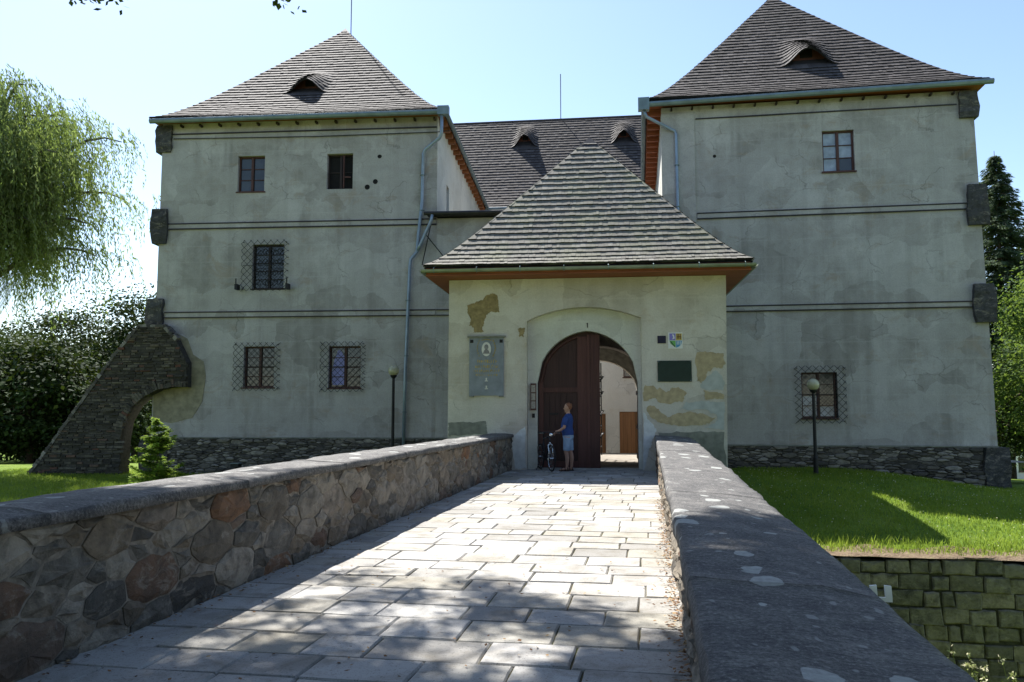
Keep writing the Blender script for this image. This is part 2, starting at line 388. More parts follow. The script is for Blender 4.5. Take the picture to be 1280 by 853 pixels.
def np_leaves(name, ctr, axis, nrm, ln, wd, tint, mat, parent=None, off=None, **kw):
    """many rhombic leaves as one mesh; arrays of centres, long axes, side axes"""
    if off is None and parent is not None and OFF.get(parent.name): off = OFF[parent.name]
    n = len(ctr); ctr = ctr - np.array(off) if off is not None else ctr
    ln = np.broadcast_to(np.asarray(ln, float).reshape(-1, 1), (n, 1)); wd = np.broadcast_to(np.asarray(wd, float).reshape(-1, 1), (n, 1))
    side = np.cross(axis, nrm); side /= (np.linalg.norm(side, axis=1, keepdims=True) + 1e-9)
    v = np.empty((n, 4, 3)); v[:, 0] = ctr - axis * ln * .5; v[:, 1] = ctr + side * wd * .5 - axis * ln * .05
    v[:, 2] = ctr + axis * ln * .5; v[:, 3] = ctr - side * wd * .5 - axis * ln * .05
    me = bpy.data.meshes.new(name)
    me.vertices.add(4 * n); me.vertices.foreach_set('co', v.ravel())
    me.loops.add(4 * n); me.loops.foreach_set('vertex_index', np.arange(4 * n, dtype=np.int32))
    me.polygons.add(n); me.polygons.foreach_set('loop_start', np.arange(0, 4 * n, 4, dtype=np.int32))
    me.polygons.foreach_set('loop_total', np.full(n, 4, dtype=np.int32))
    at = me.attributes.new('tint', 'FLOAT', 'FACE'); at.data.foreach_set('value', np.asarray(tint, float))
    me.update(calc_edges=True)
    return _finish(bpy.data.objects.new(name, me), mat, parent, **kw)
def unit(a): return a / (np.linalg.norm(a, axis=-1, keepdims=True) + 1e-9)
def rvec(n): return unit(rng.normal(size=(n, 3)))
# ------------------------------------------------------------------ terrain
def sm(a, b, x):
    t = max(0.0, min(1.0, (x - a) / (b - a))); return t * t * (3 - 2 * t)
def lawn_z(x, y):
    back = -0.60 if x < -17 else (-0.60 + 0.2 * sm(-17, -8, x) if x < -4 else
           -0.30 if x < 3 else -0.24 - 0.60 * sm(4.5, 12.5, x))
    if x > 13: back -= 0.055 * (x - 13)
    front = -1.22 if x > 0 else -.85
    t = max(0.0, min(1.0, (28 - y) / 11.0))
    z = back + (front - back) * (t ** 2.6 if x > 0 else t)
    if y > 30: z -= 0.05 * (y - 30)
    if x < -24: z -= 0.01 * (-24 - x)
    if x > 1: z += 0.05 * math.sin(x * 0.9 + y * 0.5) * sm(17, 19, y) + 0.12 * math.exp(-((x - 7.4) ** 2 / 1.2 + (y - 24.6) ** 2 / 1.5))
    z = max(z, -6.0)
    if y > 29.5 and -19.0 < x < 13.0 and y < 47: z = min(z, -1.8)
    return z
def axis(stops):
    out = []
    for (a, b, st) in stops:
        n = max(1, int(round((b - a) / st)))
        out += [a + (b - a) * i / n for i in range(n)]
    return out + [stops[-1][1]]
def sheet(name, xs, ys, zf, mat, skip=None):
    mb = MB(); nx = len(xs)
    mb.v = [(x, y, zf(x, y)) for y in ys for x in xs]
    for j in range(len(ys) - 1):
        for i in range(nx - 1):
            if skip and skip((xs[i] + xs[i + 1]) / 2, (ys[j] + ys[j + 1]) / 2): continue
            mb.f.append((j * nx + i, j * nx + i + 1, (j + 1) * nx + i + 1, (j + 1) * nx + i)); mb.t.append(.5)
    return obj(name, mb, mat, None, 'structure', smooth=True)
LX = axis([(-900, -100, 100), (-100, -30, 10), (-30, 30, 0.6), (30, 100, 10), (100, 900, 100)])
LY = axis([(16.78, 30, 0.6), (30, 60, 3), (60, 120, 10), (120, 1200, 120)])
sheet('lawn', LX, LY, lawn_z, 'turf', skip=lambda x, y: (-4.3 < x < 1.1 and y < 22.0))
MX = axis([(-900, -100, 100), (-100, -20, 10), (-20, 20, 0.8), (20, 100, 10), (100, 900, 100)])
def moat_z(x, y):
    return -4.45 + 2.1 * sm(14.5, 9, y) + 2.45 * sm(7.5, 2.0, y) + 0.08 * math.sin(x * 1.7) * math.cos(y * 1.3)
sheet('moat_bank', MX, axis([(-12, 2, 2), (2, 16.78, 0.6)]), moat_z, 'turf', skip=lambda x, y: (-4.3 < x < 1.1))
sheet('near_ground', MX, axis([(-900, -100, 100), (-100, -12, 11)]), lambda x, y: moat_z(x, -12), 'soil')
# bare soil strip along the top of the moat wall
sb = MB(); xs = [1.3 + 0.22 * i for i in range(70)]; 
prof = [(16.72, 0.02), (16.86, 0.06), (17.02, 0.045), (17.2, 0.03), (17.42, 0.012)]
for x in xs:
    for (y, dz) in prof:
        yy = y + 0.26 * mnoise.noise((x * 1.7, y * 3, 0)) * (1 if y > 16.8 else 0.1)
        sb.v.append((x, yy, lawn_z(x, yy) + dz + 0.02 * mnoise.noise((x * 5, y * 5, 3))))
for i in range(len(xs) - 1):
    for j in range(4):
        sb.f.append((i * 5 + j, (i + 1) * 5 + j, (i + 1) * 5 + j + 1, i * 5 + j + 1)); sb.t.append(.5)
obj('soil_strip', sb, 'soil', None, 'structure', smooth=True)
# hill behind the trees on the left
hb = MB(); nx_, ny_ = 60, 14
for j in range(ny_):
    for i in range(nx_):
        x = -420 + 700 * i / (nx_ - 1); y = 240 + 160 * j / (ny_ - 1)
        t = math.sin(PI * j / (ny_ - 1))
        e = (0.55 + 0.45 * math.sin(x * 0.012 + 1.2)) * (1 - sm(-40, 120, x))
        hb.v.append((x, y, -8 + t * e * (50 + 8 * mnoise.noise((x * .03, y * .03, 0))) + 2.5 * mnoise.noise((x * .2, y * .2, 1)) * t))
for j in range(ny_ - 1):
    for i in range(nx_ - 1):
        hb.f.append((j * nx_ + i, j * nx_ + i + 1, (j + 1) * nx_ + i + 1, (j + 1) * nx_ + i)); hb.t.append(.5)
obj('hill', hb, 'hill', None, 'structure', smooth=True)
# courtyard beyond the passage, and the stone floor running through the gate
fb = MB(); fb.quad((-16.5, 30.0, -0.12), (13, 30.0, -0.12), (13, 33, -0.13), (-16.5, 33, -0.13)); fb.quad((-16.5, 33, -0.13), (13, 33, -0.13), (13, 44, -0.60), (-16.5, 44, -0.60)); obj('courtyard', fb, 'floor', None, 'structure')
fb = MB()
fb.quad((-3.6, 22.55, 0.004), (1.3, 22.55, 0.004), (1.3, 26.0, -.118), (-4.2, 26.0, -.118)); fb.quad((-4.2, 26.0, -.118), (1.3, 26.0, -.118), (1.3, 30.04, -.116), (-4.4, 30.04, -.116))
obj('passage_floor', fb, 'floor', None, 'structure')

# ------------------------------------------------------------------ grass blades
def blades(n, xr, yr, h0, h1, keep=None, name='grass', hfun=None):
    x = rng.uniform(*xr, n); y = rng.uniform(*yr, n)
    if keep is not None:
        k = keep(x, y); x = x[k]; y = y[k]; n = len(x)
    z = np.array([lawn_z(a, b) for a, b in zip(x, y)])
    h = rng.uniform(h0, h1, n)
    if hfun is not None: h = h * hfun(x, y)
    lean = rng.normal(0, 0.35, (n, 2))
    ax = unit(np.column_stack([lean, np.ones(n)])); nr = unit(np.column_stack([rng.normal(size=(n, 2)), np.zeros(n)]))
    pn = np.array([mnoise.fractal((a * .55, b * .55, 1.0), .6, 2, 3) for a, b in zip(x, y)])
    tint = np.clip(rng.beta(2, 2.4, n) * 0.7 + .1 + .28 * pn + (rng.random(n) < 0.03) * 0.5, 0, 1)
    return np_leaves(name, np.column_stack([x, y, z]) + ax * (h * .45)[:, None], ax, nr, h, rng.uniform(.010, .018, n), tint, 'grass', kind='stuff')
blades(90000, (1.25, 16), (16.95, 28.3), 0.05, 0.12, keep=lambda x, y: (rng.random(len(x)) < np.where(y < 22, 1, .6)) & ~((y < 17.15) & (rng.random(len(x)) < .5)))
blades(2600, (1.25, 12.5), (16.95, 17.7), 0.10, 0.26, name='tall_grass')
blades(70000, (-24, -4.6), (17, 27.6), 0.05, 0.12)

n_ = 900; fx, fy = rng.uniform(1.5, 14, n_), rng.uniform(17.1, 26, n_)
np_leaves('clover_flowers', np.column_stack([fx, fy, [lawn_z(a, b) + .085 for a, b in zip(fx, fy)]]), rvec(n_), rvec(n_), .035, .03, rng.uniform(.85, 1, n_), 'weed', kind='stuff')
# ------------------------------------------------------------------ stone patterns
def clip(poly, px, py, nx, ny):
    out = []; n = len(poly)
    for i in range(n):
        a, b = poly[i], poly[(i + 1) % n]
        da = (a[0] - px) * nx + (a[1] - py) * ny; db = (b[0] - px) * nx + (b[1] - py) * ny
        if da <= 0: out.append(a)
        if (da < 0 < db) or (db < 0 < da):
            t = da / (da - db); out.append((a[0] + (b[0] - a[0]) * t, a[1] + (b[1] - a[1]) * t))
    return out
def inset(poly, d):
    n = len(poly)
    ar = sum(poly[i][0] * poly[(i + 1) % n][1] - poly[(i + 1) % n][0] * poly[i][1] for i in range(n))
    if ar < 0: poly = poly[::-1]
    out = list(poly)
    for i in range(n):
        a, b = poly[i], poly[(i + 1) % n]; dx, dy = b[0] - a[0], b[1] - a[1]; L = math.hypot(dx, dy)
        if L < 1e-6: continue
        nx, ny = dy / L, -dx / L
        out = clip(out, a[0] - nx * d, a[1] - ny * d, nx, ny)
        if len(out) < 3: return []
    return out
def clean(poly, eps):
    out = []
    for p in poly:
        if not out or math.hypot(p[0] - out[-1][0], p[1] - out[-1][1]) > eps: out.append(p)
    while len(out) > 2 and math.hypot(out[0][0] - out[-1][0], out[0][1] - out[-1][1]) < eps: out.pop()
    return out
def rubble_cells(L, H, ax, ay, rr, jit=0.42, top=None):
    """irregular stone outlines filling a strip L long, H high; ax/ay = mean stone size"""
    seeds = []; rows = max(1, round(H / ay))
    for j in range(rows + 2):
        n = int(L / ax) + 3; o = rr.uniform(0, 1)
        for i in range(n):
            seeds.append(((i - 1 + o + rr.uniform(-jit, jit)) * ax, (j - .5 + rr.uniform(-jit, jit)) * H / rows))
    cells = []
    for k, (sx, sy) in enumerate(seeds):
        poly = [(max(0, sx - 2 * ax), 0), (min(L, sx + 2 * ax), 0), (min(L, sx + 2 * ax), H), (max(0, sx - 2 * ax), H)]
        if poly[0][0] >= poly[1][0]: continue
        for m, (tx, ty) in enumerate(seeds):
            if m == k or abs(tx - sx) > 3 * ax or abs(ty - sy) > 3 * ay: continue
            # anisotropic bisector
            nx, ny = (tx - sx) / ax ** 2, (ty - sy) / ay ** 2
            poly = clip(poly, (sx + tx) / 2, (sy + ty) / 2, nx, ny)
            if len(poly) < 3: break
        if len(poly) >= 3:
            poly = clean(poly, 0.03)
            if len(poly) >= 3: cells.append(poly)
    return cells
def random_rubble(L, H, mean, rr):
    """stones of very unequal size: big ones thrown first, small ones packed between, cut by weighted bisectors"""
    kx = mean[0] / mean[1] * 1.05; S = []
    for r, tries in ((.27, 60), (.19, 300), (.13, 1500), (.085, 3000)):
        r *= mean[1] / .24 * .70
        for _ in range(int(tries * 1.8 * L / 20)):
            x, y = rr.uniform(0, L) / kx, rr.uniform(-.03, H + .03)
            if all((x - a) ** 2 + (y - b) ** 2 > (r + c) ** 2 * .80 for a, b, c in S): S.append((x, y, r))
    out = []
    for k, (x, y, r) in enumerate(S):
        p = [(max(0, x - 4 * r - .2), 0), (min(L / kx, x + 4 * r + .2), 0), (min(L / kx, x + 4 * r + .2), H), (max(0, x - 4 * r - .2), H)]
        if p[1][0] - p[0][0] < .01: continue
        for m, (a, b, c) in enumerate(S):
            dx, dy = a - x, b - y; d2 = dx * dx + dy * dy
            if m == k or d2 > (4 * r + .2 + 2 * c) ** 2: continue
            t = .5 + (r * r - c * c) / (2 * d2)
            p = clip(p, x + dx * t, y + dy * t, dx, dy)
            if len(p) < 3: break
        if len(p) < 3: continue
        p = clean([(a * kx, b) for a, b in p], .03)
        if len(p) < 3: continue
        q = []; n = len(p)                                            # knock the corners off
        for i in range(n):
            a, b, c = p[i - 1], p[i], p[(i + 1) % n]; u, v = rr.uniform(.03, .13), rr.uniform(.03, .13)
            q += [(b[0] + (a[0] - b[0]) * u, b[1] + (a[1] - b[1]) * u), (b[0] + (c[0] - b[0]) * v, b[1] + (c[1] - b[1]) * v)]
        out.append(q)
    return out
def split_cells(L, H, mean, rr):
    """rubble masonry: a strip cut again and again by slanting joints into stones of unequal size"""
    st = []; x = 0.0; k0 = 0.0
    while x < L:
        w_ = rr.uniform(.5, 1.6); k1 = rr.uniform(-.16, .16); x1 = min(L, x + w_)
        if L - x1 < .4: x1 = L; k1 = 0.0
        st.append([(x + k0, 0), (x1 + k1, 0), (x1 - k1, H), (x - k0, H)]); x = x1; k0 = k1
    out = []
    while st:
        p = st.pop(); n = len(p)
        ar = abs(sum(p[i][0] * p[(i + 1) % n][1] - p[(i + 1) % n][0] * p[i][1] for i in range(n))) / 2
        if ar < mean[0] * mean[1] * rr.choice([.3, .6, 1.0, 1.5, 2.4]): 
            if ar > .004: out.append(clean(p, .02))
            continue
        xs = [q[0] for q in p]; ys = [q[1] for q in p]; wx, wy = max(xs) - min(xs), max(ys) - min(ys)
        an = rr.gauss(0, .20) + (0 if wx / mean[0] > wy / mean[1] * rr.uniform(.8, 1.25) else PI / 2)
        cx, cy = min(xs) + wx * rr.uniform(.36, .64), min(ys) + wy * rr.uniform(.36, .64)
        nx, ny = math.cos(an), math.sin(an); A_, B_ = clip(p, cx, cy, nx, ny), clip(p, cx, cy, -nx, -ny)
        if len(clean(A_, .03)) < 4 or len(clean(B_, .03)) < 4: out.append(clean(p, .02)); continue
        st += [A_, B_]
    return [p for p in out if len(p) >= 3]
def stone_mesh(mb, poly, place, gap, depth, rr, bev=0.014, back=-0.05, tint=0.5, rough=1.0):
    """poly in wall coordinates (s, z); place(s, z, out) -> 3D. A bevelled, slightly bulged stone."""
    p0 = inset(poly, gap)
    if len(p0) < 3: return False
    p0 = clean(p0, 0.02)
    if len(p0) < 3: return False
    # roughen long edges with a mid-point
    q = []
    for i in range(len(p0)):
        a, b = p0[i], p0[(i + 1) % len(p0)]; q.append(a); L = math.hypot(b[0] - a[0], b[1] - a[1])
        if L > 0.14:
            k = rr.uniform(-.012, .010) * rough; nx, ny = (b[1] - a[1]) / L, -(b[0] - a[0]) / L
            t = rr.uniform(.35, .65); q.append((a[0] + (b[0] - a[0]) * t + nx * k, a[1] + (b[1] - a[1]) * t + ny * k))
    cx = sum(p[0] for p in q) / len(q); cy = sum(p[1] for p in q) / len(q)
    n = len(q); tx, ty = rr.uniform(-.05, .05), rr.uniform(-.05, .05)
    vs = [place(s, z, back) for s, z in q]
    vs += [place(s, z, depth * .55 + rr.uniform(-.004, .004)) for s, z in q]
    for s, z in q:
        d = math.hypot(s - cx, z - cy) + 1e-6; k = max(0.3, 1 - bev * 1.6 / d)
        vs.append(place(cx + (s - cx) * k, cy + (z - cy) * k, depth + (s - cx) * tx + (z - cy) * ty + rr.uniform(-.005, .005) * rough))
    vs.append(place(cx + rr.uniform(-.02, .02), cy + rr.uniform(-.02, .02), depth + rr.uniform(.0, .014) * rough))
    fs = []
    for i in range(n):
        j = (i + 1) % n
        fs += [(i, j, n + j, n + i), (n + i, n + j, 2 * n + j, 2 * n + i), (2 * n + i, 2 * n + j, 3 * n)]
    mb.add(vs, fs, tint); return True

# ------------------------------------------------------------------ path with paving slabs
pb = MB(); pb.quad((-3.9, -9, -0.017), (0.4, -9, -0.017), (0.4, 22.75, -0.017), (-3.9, 22.75, -0.017))
pb2 = []
path = obj('path', pb, 'joint', None, 'structure')
OFF['path'] = (0, 0, 0)
nslab = 0; far_slabs = MB()
y = 1.3
rows = []
while y < 22.42:
    d = rnd.choice([0.44, 0.48, 0.50, 0.52, 0.55, 0.46]); rows.append((y, min(y + d, 22.45))); y += d
for (ya, yb) in rows:
    x = -3.72 - rnd.uniform(0, .5); sk = rnd.uniform(-.012, .012)
    while x < 0.26:
        wd = rnd.choice([0.44, 0.52, 0.58, 0.62, 0.68, 0.78, 0.60]); x1 = x + wd
        if x1 > 0.05: x1 = 0.32
        xa, xb = max(x, -3.74), x1; y0_, y1_ = ya, yb
        ya, yb = ya + rnd.uniform(-.010, .010), yb + rnd.uniform(-.010, .010)
        if xb - xa > 0.12:
            g = rnd.uniform(.002, .007); s = MB()
            zt = rnd.uniform(-.004, .006); tx, ty = rnd.uniform(-.006, .006), rnd.uniform(-.006, .006)
            cor = [(xa + g + rnd.uniform(-.004, .005), ya + g + rnd.uniform(-.004, .005)), (xb - g - rnd.uniform(-.004, .005), ya + g + rnd.uniform(-.004, .005)),
                   (xb - g - rnd.uniform(-.004, .005), yb - g - rnd.uniform(-.004, .005)), (xa + g + rnd.uniform(-.004, .005), yb - g - rnd.uniform(-.004, .005))]
            ring = []
            for i in range(4):                                        # chipped edges: two points per side
                a_, b_ = cor[i], cor[(i + 1) % 4]
                ring.append(a_)
                for t in (.3, .7):
                    ring.append((a_[0] + (b_[0] - a_[0]) * t + rnd.uniform(-.004, .004), a_[1] + (b_[1] - a_[1]) * t + rnd.uniform(-.006, .006)))
            cx, cy = (xa + xb) / 2, (ya + yb) / 2; n = len(ring)
            zf = lambda px, py: zt + (px - cx) * tx * 2 + (py - cy) * ty * 2
            vs = [(px, py, -0.06) for px, py in ring] + [(px, py, zf(px, py) - .014) for px, py in ring]
            vs += [(cx + (px - cx) * .965, cy + (py - cy) * .955, zf(px, py)) for px, py in ring]
            fs = [tuple(range(2 * n, 3 * n))]
            for i in range(n):
                j = (i + 1) % n; fs += [(i, j, n + j, n + i), (n + i, n + j, 2 * n + j, 2 * n + i)]
            if nslab < 300: s.add(vs, fs); obj('paving_slab', s, 'slab', path); nslab += 1
            else: far_slabs.add(vs, fs)
        x = x1; ya, yb = y0_, y1_
        if x1 > 0.2: break

obj('far_paving_slabs', far_slabs, 'slab', path, 'stuff')
# ------------------------------------------------------------------ bridge body and its parapets
br = thing('stone_bridge', 'stone bridge carrying the paved path over the grassy moat to the gate', 'bridge', base=(-1.7, 10, -4.4))
b = MB(); b.box(-4.40, 1.10, -9, 22.3, -4.9, -0.07); obj('bridge_core', b, 'mortar', br)
b = MB()
for poly in rubble_cells(24, 4.3, 0.5, 0.3, rnd):
    stone_mesh(b, poly, lambda s, z, o: (1.10 + o, s - 2, z - 4.5), .012, rnd.uniform(.02, .05), rnd)
obj('flank_stones', b, 'moss_stone', br, 'stuff')

def ztop_r(y): return 0.66 + 0.10 * sm(2.5, 6, y) + 0.11 * sm(6, 14, y) + 0.10 * sm(13, 21, y)
def ztop_l(y): return 0.985
def coping(par, xa, xb, ztop, drop, y0, y1, seglens, thick, inner):
    y = y0; first = True
    while y < y1 - .2:
        L = rnd.choice(seglens); ye = min(y + L, y1)
        if y1 - ye < .5: ye = y1
        b = MB(); ny = max(4, int((ye - y) / .16)); jz = rnd.uniform(-.003, .003)
        prof = [(-.0, -1), (0.0, -.30), (.018, -.05), (.07, .0), (.3, .012), (.5, .016), (.7, .012), (.93, -.004), (.985, -.06), (1.0, -.34), (1.0, -1)]
        for k in range(ny + 1):
            yy = y + .001 + (ye - y - .002) * k / ny
            e = 0.002 if k in (0, ny) else 0
            for q, (t, h) in enumerate(prof):
                nzv = mnoise.noise((xa * 3 + t * 4, yy * 1.6, 1.3)) * .020 + mnoise.noise((t * 9, yy * 6, 4.1)) * .011
                wob = mnoise.noise((yy * 1.3, q * .0, 9 + xa)) * .026 + mnoise.noise((yy * 6, 2.0, 9 + xa)) * .013
                xx = xa + (xb - xa) * t + (wob if t < .5 else -wob)
                zz = ztop(yy) + jz + drop * t + (h * thick if h < 0 else h) + (nzv if h > -.5 else 0) - (e if h > -.4 else 0)
                b.v.append((xx, yy, zz))
        m = len(prof)
        for k in range(ny):
            for q in range(m - 1):
                b.f.append((k * m + q, k * m + q + 1, (k + 1) * m + q + 1, (k + 1) * m + q)); b.t.append(.5)
            b.f.append((k * m + m - 1, k * m, (k + 1) * m, (k + 1) * m + m - 1)); b.t.append(.5)
        b.f.append(tuple(range(m))); b.t.append(.5); b.f.append(tuple(range((ny + 1) * m - 1, ny * m - 1, -1))); b.t.append(.5)
        # orient inner -> outer when the profile is mirrored
        if xb < xa: b.f = [f[::-1] for f in b.f]
        obj('coping_slab', b, 'coping', par, smooth=True)
        y = ye
def wall_stones(par, xw, sgn, y0, y1, ztop, mean, rr, big_until=9.0):
    cells = random_rubble(y1 - y0, 1.0, mean, rr)
    k = 0; far = MB()
    cells.sort(key=lambda p: min(q[0] for q in p))
    for poly in cells:
        P = []
        for s, z in poly:
            h = ztop(y0 + s); P.append((s, z * h - .02))
        b = MB()
        if stone_mesh(b, P, lambda s, z, o: (xw + sgn * (o + .0), y0 + s, z), rr.uniform(.003, .010), rr.uniform(.016, .050), rr, bev=.034, rough=2.2):
            if k < 300: obj('stone', b, 'stone', par); k += 1
            else: o_ = len(far.v); far.v += b.v; far.f += [tuple(o_ + i for i in f) for f in b.f]; far.t += b.t
    if far.v: obj('far_stones', far, 'stone', par, 'stuff')
    return k
pl = thing('parapet_wall', 'longer left parapet of rubble stone with dark slate coping, beside the left lawn', 'wall', base=(-4.07, 10, 0))
b = MB(); b.box(-4.42, -3.734, -9, 22.25, -0.3, 0.92); obj('wall_core', b, 'mortar', pl)
coping(pl, -3.665, -4.47, ztop_l, 0.0, -3.0, 22.28, [1.7, 2.1, 2.5, 1.4], 0.085, True)
wall_stones(pl, -3.745, 1, 1.6, 22.2, lambda y: .915, (0.40, 0.24), random.Random(3))
pr = thing('parapet_wall', 'right parapet with broad lichen-spotted coping close to the viewer, dropping to the moat', 'wall', base=(0.7, 10, 0))
b = MB()
ys = [-9 + i for i in range(32)] + [22.25]
vs = []; 
for yy in ys: vs += [(.275, yy, -.3), (.275, yy, ztop_r(yy) - .1), (1.12, yy, ztop_r(yy) - .16), (1.12, yy, -.3)]
b.v = vs
for i in range(len(ys) - 1):
    for q in range(4): b.f.append((i * 4 + q, i * 4 + (q + 1) % 4, (i + 1) * 4 + (q + 1) % 4, (i + 1) * 4 + q)); b.t.append(.5)
obj('wall_core', b, 'mortar', pr)
coping(pr, 0.205, 1.19, ztop_r, -0.07, -3.0, 22.28, [3.4, 2.6, 4.1], 0.13, False)
wall_stones(pr, 0.285, -1, 1.6, 22.2, lambda y: ztop_r(y) - .12, (0.40, 0.20), random.Random(5))

# moat wall of mossy blocks
mw = thing('retaining_wall', 'mossy block wall holding up the right lawn above the moat', 'wall', base=(7, 16.8, -4.4))
b = MB(); b.box(1.05, 40, 16.80, 17.6, -5.0, -1.30); obj('wall_core', b, 'mortar_dark', mw)
z = -1.22; rr = random.Random(21); k = 0; mfar = MB()
while z > -4.5:
    hgt = rr.uniform(.28, .42); x = 1.08 + rr.uniform(-.3, 0)
    while x < 15.0:
        wd = rr.choice([.24, .32, .40, .5, .6, .46]); 
        top = z + rr.uniform(-.03, .03) + (rr.uniform(-.04, .05) if z > -1.3 else 0); bot = z - hgt + rr.uniform(-.035, .035)
        poly = [(x, bot), (x + wd + rr.uniform(-.03, .03), bot + rr.uniform(-.02, .02)), (x + wd + rr.uniform(-.03, .03), top), (x + wd * rr.uniform(.4, .6), top + rr.uniform(-.02, .025)), (x, top + rr.uniform(-.02, .02))]
        b = MB()
        if stone_mesh(b, poly, lambda s, zz, o: (max(s, 1.06), 16.80 - o, zz), rr.uniform(.008, .016), rr.uniform(.03, .09), rr, bev=.02, back=-.2):
            if 1.0 < x < 11.0 and k < 300: obj('stone', b, 'moss_stone', mw); k += 1
            else: o_ = len(mfar.v); mfar.v += b.v; mfar.f += [tuple(o_ + i for i in f) for f in b.f]; mfar.t += b.t
        x += wd
    z -= hgt
obj('far_stones', mfar, 'moss_stone', mw, 'stuff')
mw2 = thing('retaining_wall', 'moat wall under the left lawn, behind the left parapet', 'wall', base=(-12, 16.8, -4.4))
b = MB(); b.box(-40, -4.35, 16.80, 17.6, -5.0, -.93); obj('wall_core', b, 'mortar_dark', mw2)
b = MB()
for poly in rubble_cells(18, 3.4, .5, .36, rnd):
    stone_mesh(b, poly, lambda s, zz, o: (-22.4 + s, 16.80 - o, -4.5 + zz), .012, rnd.uniform(.02, .06), rnd, tint=rnd.random())
obj('wall_stones', b, 'moss_stone', mw2, 'stuff')

# dry leaves swept against the right parapet and in the joints
n = 1500
yy = rng.uniform(2.5, 15, n); xx = 0.27 - np.abs(rng.normal(0, .07, n)) - 0.02
k = rng.random(n) < .16; xx[k] = rng.uniform(-3.6, .2, k.sum()); yy[k] = rng.uniform(3.5, 9, k.sum())
k = rng.random(n) < .16; xx[k] = -3.70 + np.abs(rng.normal(0, .10, k.sum()))
ax = unit(np.column_stack([rng.normal(size=(n, 2)), rng.normal(0, .15, n)])); nr = unit(np.column_stack([rng.normal(0, .3, (n, 2)), np.ones(n)]))
np_leaves('leaf_litter', np.column_stack([xx, yy, rng.uniform(.010, .022, n)]), ax, nr, rng.uniform(.018, .05, n), rng.uniform(.012, .03, n), rng.random(n), 'litter', kind='stuff')
# ------------------------------------------------------------------ castle helpers
PLO, PLR = (-1, 28.2, 0), 5.0          # left tower and curtain frame
PRO, PRR = (-1, 28.2, 0), 0.5          # right tower frame
PPO, PPR = (-1.6, 22.2, 0), 3.0        # gatehouse frame
def lerp(a, b, t): return a + (b - a) * t
def wall_face(mb, u0, u1, z0, z1, holes, v=0.0, depth=0.28, fmap=None, du=0.9, dz=1.0):
    us = sorted(set([u0, u1] + [h[i] for h in holes for i in (0, 1)] + [u0 + (u1 - u0) * i / max(1, round((u1 - u0) / du)) for i in range(max(1, round((u1 - u0) / du)))]))
    zs = sorted(set([z0, z1] + [h[i] for h in holes for i in (2, 3)] + [z0 + (z1 - z0) * i / max(1, round((z1 - z0) / dz)) for i in range(max(1, round((z1 - z0) / dz)))]))
    fm = fmap or (lambda u, v, z: (u, v, z))
    # gentle unevenness of an old wall
    def P(u, z, vv=v):
        e = 0.018 * mnoise.noise((u * .5, z * .5, 2.0)) if not any(h[0] - .01 <= u <= h[1] + .01 and h[2] - .01 <= z <= h[3] + .01 for h in holes) else 0
        return fm(u, vv + e, z)
    for i in range(len(us) - 1):
        for j in range(len(zs) - 1):
            cu, cz = (us[i] + us[i + 1]) / 2, (zs[j] + zs[j + 1]) / 2
            if any(h[0] < cu < h[1] and h[2] < cz < h[3] for h in holes): continue
            mb.quad(P(us[i], zs[j]), P(us[i + 1], zs[j]), P(us[i + 1], zs[j + 1]), P(us[i], zs[j + 1]))
    for (a, b, c, d) in holes:
        A, B, Cc, D = fm(a, v, c), fm(b, v, c), fm(b, v, d), fm(a, v, d)
        A2, B2, C2, D2 = fm(a, v + depth, c), fm(b, v + depth, c), fm(b, v + depth, d), fm(a, v + depth, d)
        mb.quad(A, A2, B2, B); mb.quad(B, B2, C2, Cc); mb.quad(Cc, C2, D2, D); mb.quad(D, D2, A2, A)

def window(par, u0, u1, z0, z1, v, cols, rows, wood='win_wood', pane='glass', fr=.055, special=None, sill=True, dark=False):
    """frame = the part; each pane and glazing bar a sub-part"""
    b = MB()
    b.box(u0 + .002, u0 + fr, v, v + .09, z0, z1); b.box(u1 - fr, u1 - .002, v, v + .09, z0, z1)
    b.box(u0 + fr, u1 - fr, v + .001, v + .089, z0, z0 + fr); b.box(u0 + fr, u1 - fr, v + .001, v + .089, z1 - fr, z1)
    um = (u0 + u1) / 2
    if cols == 2: b.box(um - .045, um + .045, v - .012, v + .078, z0 + fr, z1 - fr)
    if sill: b.box(u0 - .05, u1 + .05, v - .16, v + .02, z0 - .05, z0 - .002)
    w_ = obj('window', b, wood, par)
    cells = [(u0 + fr, um - .045), (um + .045, u1 - fr)] if cols == 2 else [(u0 + fr, u1 - fr)]
    zs = [z0 + fr + (z1 - z0 - 2 * fr) * i / rows for i in range(rows + 1)]
    for ci, (a, c) in enumerate(cells):
        for r_ in range(rows):
            m = pane
            if special and (ci, r_) in special: m = special[(ci, r_)]
            q = MB(); q.box(a, c, v + .05, v + .058, zs[r_] + .004, zs[r_ + 1] - .004); obj('pane', q, m, w_)
            if r_ > 0:
                q = MB(); q.box(a, c, v + .02, v + .062, zs[r_] - .014, zs[r_] + .014); obj('glazing_bar', q, wood, w_)
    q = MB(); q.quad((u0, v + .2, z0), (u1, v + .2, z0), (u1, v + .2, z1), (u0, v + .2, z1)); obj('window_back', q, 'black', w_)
    return w_

